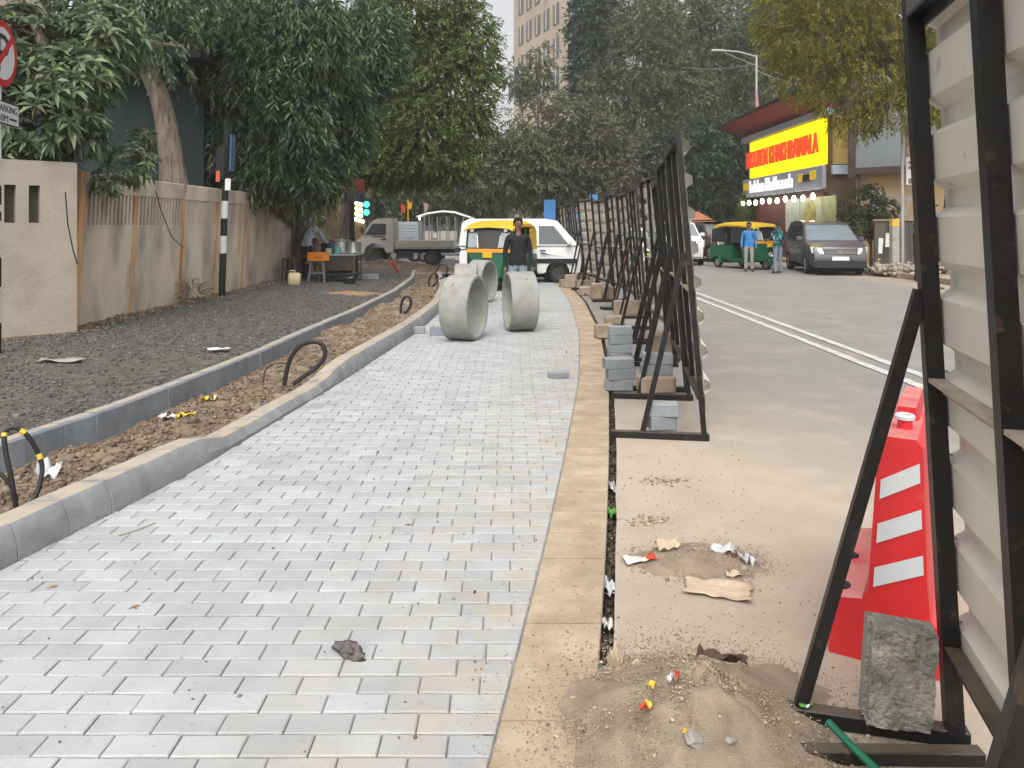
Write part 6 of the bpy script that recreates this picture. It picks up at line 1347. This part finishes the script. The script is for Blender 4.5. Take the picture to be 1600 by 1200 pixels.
far_tree('hazy tree left of centre above the yellow rickshaw roof', 800, 46, [lob(790, 270, 46, 50, 40), lob(840, 265, 46, 48, 42), lob(770, 235, 46, 30, 26), lob(815, 225, 46, 36, 24)], 11000, L_far, size=.26)
far_tree('brownish tree with pale branches above the barricade row', 900, 47, [lob(880, 250, 47, 55, 50), lob(930, 230, 47, 50, 50), lob(895, 190, 47, 45, 36), lob(950, 280, 47, 46, 40), lob(870, 300, 47, 40, 30)], 13000, L_far2, size=.26)
far_tree('wide tree with pale twisting limbs right of the mast tree', 985, 54, [lob(960, 150, 54, 62, 50), lob(1020, 110, 54, 66, 60), lob(1070, 160, 54, 55, 55), lob(1000, 200, 54, 62, 45), lob(1010, 40, 54, 55, 40)], 17000, L_far, size=.28)
far_tree('tall open tree behind the street lamp', 1110, 60, [lob(1090, 60, 60, 70, 60), lob(1150, 40, 60, 66, 60), lob(1200, 90, 60, 60, 60), lob(1130, 120, 60, 62, 46), lob(1180, 150, 60, 45, 40), lob(1040, 10, 60, 70, 50), lob(1230, 30, 60, 60, 60)], 19000, L_far, size=.30, shell=.25)
far_tree('shadowy tree filling the space left of the shop', 1100, 48, [lob(1060, 250, 48, 48, 50), lob(1110, 240, 48, 48, 56), lob(1130, 300, 48, 40, 40), lob(1080, 310, 48, 45, 30), lob(1150, 220, 48, 26, 40)], 14000, L_fard, size=.30)
far_tree('low grey-green tree row left of the shop foot', 1010, 50, [lob(990, 300, 50, 52, 40), lob(1035, 300, 50, 46, 40), lob(1020, 250, 50, 46, 40), lob(960, 320, 50, 36, 24)], 12000, L_far2, size=.26)
far_tree('pale hazy tree behind the round neem', 720, 52, [lob(700, 300, 52, 50, 36), lob(740, 290, 52, 40, 40), lob(650, 310, 52, 50, 28), lob(600, 310, 52, 50, 30), lob(760, 320, 52, 30, 24)], 11000, L_far, size=.26)
far_tree('dense dark tree behind the kiosk lights', 520, 40, [lob(470, 280, 40, 60, 60), lob(530, 250, 40, 60, 70), lob(580, 300, 40, 34, 34), lob(420, 200, 40, 80, 80), lob(480, 150, 40, 80, 80), lob(560, 180, 40, 60, 60)], 12000, L_fard, size=.34)
far_tree('tree mass behind the shed at the upper left', 250, 30, [lob(280, 60, 30, 130, 110), lob(120, 60, 30, 140, 120), lob(400, 120, 30, 110, 120), lob(0, 100, 30, 140, 140)], 9000, L_fard, size=.40, tr=.3)
far_tree('farthest hazy tree closing the street on the left', 790, 75, [lob(700, 290, 75, 80, 50), lob(780, 300, 75, 60, 40), lob(860, 290, 75, 70, 50), lob(620, 290, 75, 80, 50)], 12000, L_far, size=.4)
far_tree('farthest hazy tree closing the street on the right', 1050, 78, [lob(960, 280, 78, 80, 60), lob(1050, 270, 78, 80, 60), lob(1130, 260, 78, 80, 70), lob(1000, 190, 78, 90, 60), lob(1120, 150, 78, 90, 80)], 15000, L_far, size=.42)
far_tree('very tall hazy tree farthest back, above the street lamp', 1120, 92, [lob(980, 60, 92, 90, 80), lob(1080, 20, 92, 100, 90), lob(1180, 60, 92, 90, 90), lob(1120, 130, 92, 110, 70), lob(960, 150, 92, 70, 60), lob(1240, 140, 92, 90, 90), lob(1270, 40, 92, 90, 80)], 26000, L_far, size=.55)
far_tree('tall hazy tree behind the shop roof', 1290, 52, [lob(1250, 120, 52, 80, 80), lob(1330, 100, 52, 90, 90), lob(1420, 120, 52, 100, 100), lob(1380, 10, 52, 110, 80), lob(1250, 20, 52, 80, 70)], 14000, L_far, size=.36)
# green hedge plant at the left side of the shop
lo_ = [lob(1165, 330, 40, 14, 26), lob(1172, 310, 40, 10, 14)]
t = thing('clipped_shrub', 'narrow bright green shrub at the left end of the shop', 'shrub', tuple(Vector((P(1166, 352, 40).x, 40, 0)))); limbs([(P(1166, 352, 40).x, 40, 0), (P(1166, 352, 40).x, 40, .8), (P(1166, 352, 40).x, 40, 1.4)], .06, lo_, M_bark, t, r0=.03); whorls(lo_, 500, 6, .13, .05, L_neem, t)
# dry tuft at the wall foot
lo_ = [((-5.62, 13.4, .38), (.16, .28, .16))]
t = thing('dry_tuft', 'dry grassy weed at the foot of the wall below the third strip', 'weed', (-5.6, 13.4, .2)); strands(lo_, 60, 6, .25, -.4, .12, .02, leafmat('dry weed', [(.12, .10, .05), (.20, .16, .09), (.10, .11, .04)]), t, name='stems', shell=.1)
# ================================================================== litter and small things
def sheet(name, label, cat, c, w, d, rz, m, curl=.02, seed=0, z=.004, nx=9, ny=7, jag=.12, stripes=None):
    vs = []; k = nx + 1
    for j in range(ny + 1):
        for i in range(nx + 1):
            u, v = i / nx - .5, j / ny - .5; ex = 1 + jag * n3(v * 5 + seed, 3.1, seed) * (abs(u) > .49); ey = 1 + jag * n3(u * 5 + seed, 7.7, seed) * (abs(v) > .49)
            vs.append((u * w * ex, v * d * ey, max(.001, curl * (.9 * n3(u * 2.4 + seed, v * 2.4, seed) + .5 * abs(u) + .5 * n3(u * 6, v * 6 + seed, 2) * .5 + .25))))
    b = MB(); b.add(vs, [(j * k + i, j * k + i + 1, (j + 1) * k + i + 1, (j + 1) * k + i) for j in range(ny) for i in range(nx)]); mats = [m]
    if stripes:
        mats = [m] + list(stripes)
        b.m = [min(len(mats) - 1, int((i % nx) / nx * len(mats) + .3 * n3(j, i, seed))) if True else 0 for j in range(ny) for i in range(nx)]
        b.m = [max(0, q) for q in b.m]
    o = link(name, b.mesh(name, mats, 60)); o.location = (c[0], c[1], c[2] + z); o.rotation_euler = (0, 0, rz); tag(o, label, cat)
    s_ = o.modifiers.new('thick', 'SOLIDIFY'); s_.thickness = .002; return o
M_paper = mat('white paper', (.58, .56, .53), .7, .1, 9); M_foil = mat('silver foil', (.62, .60, .60), .3, .1, 20, metal=.5); M_redp = mat('red wrapper', (.50, .07, .03), .45, .2, 20); M_yelp = mat('yellow wrapper', (.66, .44, .04), .45, .1, 20); M_blkp = mat('black wrapper', (.02, .02, .02), .45)
M_plas = mat('clear plastic', (.50, .52, .53), .25, .15, 12, trans=.0); M_grnp = mat('green wrapper', (.10, .30, .05), .45, .2, 20)
sheet('cardboard_piece', 'large torn cardboard piece lying on the dusty road', 'cardboard', G(1122, 924), .27, .15, -.32, M_card, .030, 1, nx=16, ny=10, jag=.3)
sheet('cardboard_scrap', 'folded cardboard scrap at the back of the small sand heap', 'cardboard', G(1042, 862) + Vector((0, 0, .012)), .10, .08, .3, M_card, .05, 2)
sheet('paper_scrap', 'long white and red paper scrap at the left of the small sand heap', 'paper', G(1000, 878), .16, .07, .25, M_paper, .03, 3, stripes=(M_paper, M_redp))
sheet('cardboard_scrap', 'small pale cardboard scrap right of the large torn piece', 'cardboard', G(1146, 900), .07, .05, .1, M_card, .02, 4)
sheet('cardboard_scrap', 'thin cardboard scrap beside the trench below the small heap', 'cardboard', G(985, 1050), .11, .035, .15, M_card, .03, 5)
sheet('cardboard_scrap', 'torn cardboard flap standing at the trench edge', 'cardboard', G(962, 1045), .05, .05, 1.0, M_card, .09, 6)
sheet('dark_card_scrap', 'dark brown strip of card on the crest of the large sand heap', 'cardboard', (0.7, 2.56, heapz(0.7, 2.56) + .014), .16, .04, -.35, mat('dark card', (.08, .05, .035), .9), .05, 7)
sheet('plastic_scrap', 'crumpled white plastic on the right rim of the small sand heap', 'plastic', G(1128, 870) + Vector((0, 0, .01)), .11, .06, 0, M_plas, .06, 8)
sheet('plastic_scrap', 'white plastic bag end beside the brown lump of the small heap', 'plastic', G(1166, 882), .05, .07, .4, M_plas, .06, 9)
sheet('snack_wrapper', 'orange red snack wrapper on the left foot of the large heap', 'wrapper', (0.405, 2.33, heapz(0.405, 2.33) + .014), .04, .02, .5, M_redp, .022, 10, stripes=(M_redp, M_yelp))
sheet('snack_wrapper', 'yellow snack wrapper higher on the left of the large heap', 'wrapper', (0.435, 2.4, heapz(0.435, 2.4) + .014), .032, .02, .9, M_yelp, .022, 11)
sheet('snack_wrapper', 'silver wrapper with red end on the large heap', 'wrapper', (0.5, 2.38, heapz(0.5, 2.38) + .014), .05, .018, .8, M_foil, .03, 12, stripes=(M_foil, M_redp))
sheet('snack_wrapper', 'green and silver wrapper below the black brace', 'wrapper', (0.93, 2.43, heapz(0.93, 2.43) + .014), .04, .02, .4, M_grnp, .015, 13, stripes=(M_foil, M_grnp))
sheet('yellow_leaf', 'small yellow leaf on the near slope of the large heap', 'leaf', (0.5, 2.22, heapz(0.5, 2.22) + .014), .018, .012, .9, M_yelp, .01, 14)
for (x, y, s, rz, lab) in ((1085, 1138, .06, .3, 'pale angular stone chip on the front of the large heap'), (1140, 1115, .028, .8, 'small pale stone chip right of the angular one')):
    p = P(x, y, 2.33); p.y = 2.2; p.x *= .95; p.z = heapz(p.x, p.y) + s * .2; b = MB(); b.box((0, 0, 0), (s, s * .6, s * .55), bev=s * .12); me = b.mesh('stone_chip', M_stoneside)
    for v in me.vertices: v.co += Vector((n3(*(v.co * 40)), n3(*(v.co * 40 + Vector((5, 5, 5)))), n3(*(v.co * 40 + Vector((9, 2, 5)))))) * s * .22
    o = link('stone_chip', me); o.location = p; o.rotation_euler = (.3, .4, rz); tag(o, lab, 'stone')
for (x, y, s, m, lab) in ((1143, 872, .055, mat('brown lump', (.10, .05, .035), .8), 'dark brown lump among the plastic on the small heap'), (1162, 892, .035, M_stoneside, 'grey pebble beside the white plastic'), (1090, 868, .03, MATS['brown lump'], 'small brown lump at the crest of the small heap')):
    p = G(x, y); b = MB(); b.lathe([(.001, 0), (s * .45, s * .08), (s * .55, s * .3), (s * .4, s * .58), (.001, s * .66)], 10); me = b.mesh('lump', m, 60)
    for v in me.vertices: v.co += v.co * .35 * n3(*(v.co * 60 + p))
    o = link('lump', me); o.location = p; tag(o, lab, 'lump')
# black rag on the bricks
bm = bmesh.new(); bmesh.ops.create_icosphere(bm, subdivisions=4, radius=1.0)
for v in bm.verts:
    p = v.co.copy(); f = 1 + .55 * mnoise.fractal(p * 1.6 + Vector((3, 1, 2)), .8, 2.2, 4); v.co = Vector((p.x * .062 * f, p.y * .033 * f, max(-.2, p.z) * .034 * f + .008)); v.co.z = max(.001, v.co.z)
    if p.x > .45 and abs(p.y) < .6: v.co.z *= .55 + .5 * abs(p.y)
me = bpy.data.meshes.new('crumpled_rag'); bm.to_mesh(me); bm.free(); me.materials.append(mat('grimy rag', (.07, .06, .06), .9, .5, 25, .5, 80, c2=(.13, .11, .11)))
for p in me.polygons: p.use_smooth = True
o = link('crumpled_rag', me); o.location = G(546, 1022); o.rotation_euler = (0, 0, -.6); tag(o, 'crumpled dark grey rag lying on the near bricks', 'rag')
# dry leaves on the bricks
M_dry = mat('dry leaf', (.30, .20, .09), .8, .3, 40)
for i, (x, y, L_, rz, lab) in enumerate(((82, 918, .045, .5, 'dry brown leaf at the far left of the bricks'), (210, 950, .05, .7, 'dry brown leaf right of the leftmost one'), (638, 821, .04, .0, 'thin tan leaf in the middle of the bricks'), (742, 927, .03, 1.2, 'dark curled leaf near the right edge of the bricks'), (608, 794, .03, .2, 'tan sliver left of the middle leaf'), (708, 938, .02, .1, 'yellowish sliver left of the dark curled leaf'), (165, 806, .05, .2, 'brown leaf against the front kerb'))):
    p = G(x, y); b = MB(); b.add([(-L_ / 2, 0, .004), (0, L_ * .16, .012), (L_ / 2, 0, .006), (0, -L_ * .16, .010)], [(0, 1, 2, 3)]); o = b.obj('dry_leaf', M_dry if i != 3 else M_hair); o.location = p; o.rotation_euler = (0, 0, rz); tag(o, lab, 'leaf', 'dry leaves on the bricks'); q = o.modifiers.new('t', 'SOLIDIFY'); q.thickness = .0015
b = MB(); b.tube([G(185, 838) + Vector((0, 0, .004)), G(215, 830) + Vector((0, 0, .006)), G(243, 818) + Vector((0, 0, .005))], .0025, 5); tag(b.obj('twig', M_dry), 'thin dry twig lying on the bricks near the front kerb', 'twig')
# packets in the soil bed
zs = lambda p: Vector((p.x, p.y, soil_z(p.x, p.y) + .004))
sheet('snack_packet', 'torn white and yellow packet in the soil, lower of two', 'packet', zs(G(266, 655, .07)), .16, .08, -.1, M_paper, .05, 20, stripes=(M_blkp, M_paper, M_paper, M_yelp)); sheet('snack_packet', 'flat yellow packet right of the torn white one', 'packet', zs(G(294, 652, .07)), .11, .05, .1, M_yelp, .03, 21)
sheet('snack_packet', 'black and gold packet higher up in the soil', 'packet', zs(G(327, 627, .07)), .14, .07, -.3, M_yelp, .05, 22, stripes=(M_yelp, M_blkp, M_card)); sheet('snack_packet', 'small blue packet in the soil by the front kerb', 'packet', zs(G(417, 629, .07)), .07, .04, 0, mat('blue wrapper', (.05, .08, .35), .5), .03, 23)
sheet('red_tag', 'tiny red tag in the soil near the black cable loop', 'tag', zs(G(444, 604, .07)), .05, .05, 0, M_redp, .04, 24); sheet('plastic_scrap', 'pale plastic sheet crumpled in the soil by the near cable loop', 'plastic', zs(G(78, 752, .07)), .12, .12, .4, M_plas, .12, 25)
sheet('flat_board', 'flat pale stone slab lying on the gravel near the left edge', 'slab', G(95, 567, .22), .42, .14, .05, M_stoneside, .03, 26, z=.02); sheet('paper_scrap', 'pale paper scrap on the gravel near the rear kerb', 'paper', G(342, 547, .23), .22, .10, .1, M_paper, .02, 27, z=.01)
sheet('paper_scrap', 'small triangular paper scrap on the edging tiles', 'paper', G(905, 556), .07, .05, .2, M_card, .02, 28)
# things dropped in the trench
def intrench(y, z=-.05): return Vector((gap_l(y) + .026, y, z))
for (y, w, d, m, lab, s) in ((4.32, .045, .10, M_grnp, 'lime green packet jammed in the trench', 31), (3.42, .04, .12, M_plas, 'white plastic bag jammed in the trench', 32), (2.72, .035, .14, mat('trench green', (.02, .28, .14), .5), 'green wrapper at the near end of the trench', 33), (3.1, .04, .06, M_paper, 'grey paper ball in the trench', 34), (4.75, .035, .16, M_foil, 'silvery strip in the trench above the lime packet', 35), (12.2, .06, .2, M_yelp, 'yellow scrap at the far bend of the trench', 36)):
    sheet('trench_litter', lab, 'litter', intrench(y), w, d, .0, m, .05, s)
# two more loose flat chunks by the road edge
for i, (x, y, w, lab) in enumerate(((1030, 753, .16, 'crumbled pale crust on the dusty road, nearest the barricade'), (1015, 815, .2, 'cracked grey crust at the trench edge'))):
    pts = [(G(x + random.gauss(0, 18), y + random.gauss(0, 4)) + Vector((0, 0, .003))) for _ in range(60)]; tag(scatter('road_crumbs', pts, [random.uniform(.008, .028) for _ in pts], M_grain, flat=.35), lab, 'crumbs')

# ================================================================== haze
hz = MB(); hz.box((0, 95, 26), (344, 274, 55.0)); ho = hz.obj('haze', None) if False else None
me = hz.mesh('haze', []); ho = link('haze', me); tag(ho, 'pale dusty haze in the air', 'haze', kind='stuff')
m = bpy.data.materials.new('haze'); m.use_nodes = True; N, L = m.node_tree.nodes, m.node_tree.links
N.remove(N['Principled BSDF']); pv = N.new('ShaderNodeVolumePrincipled'); pv.inputs['Color'].default_value = (.86, .86, .85, 1); pv.inputs['Density'].default_value = HAZE; pv.inputs['Anisotropy'].default_value = .2
L.new(pv.outputs[0], N['Material Output'].inputs['Volume']); me.materials.append(m)
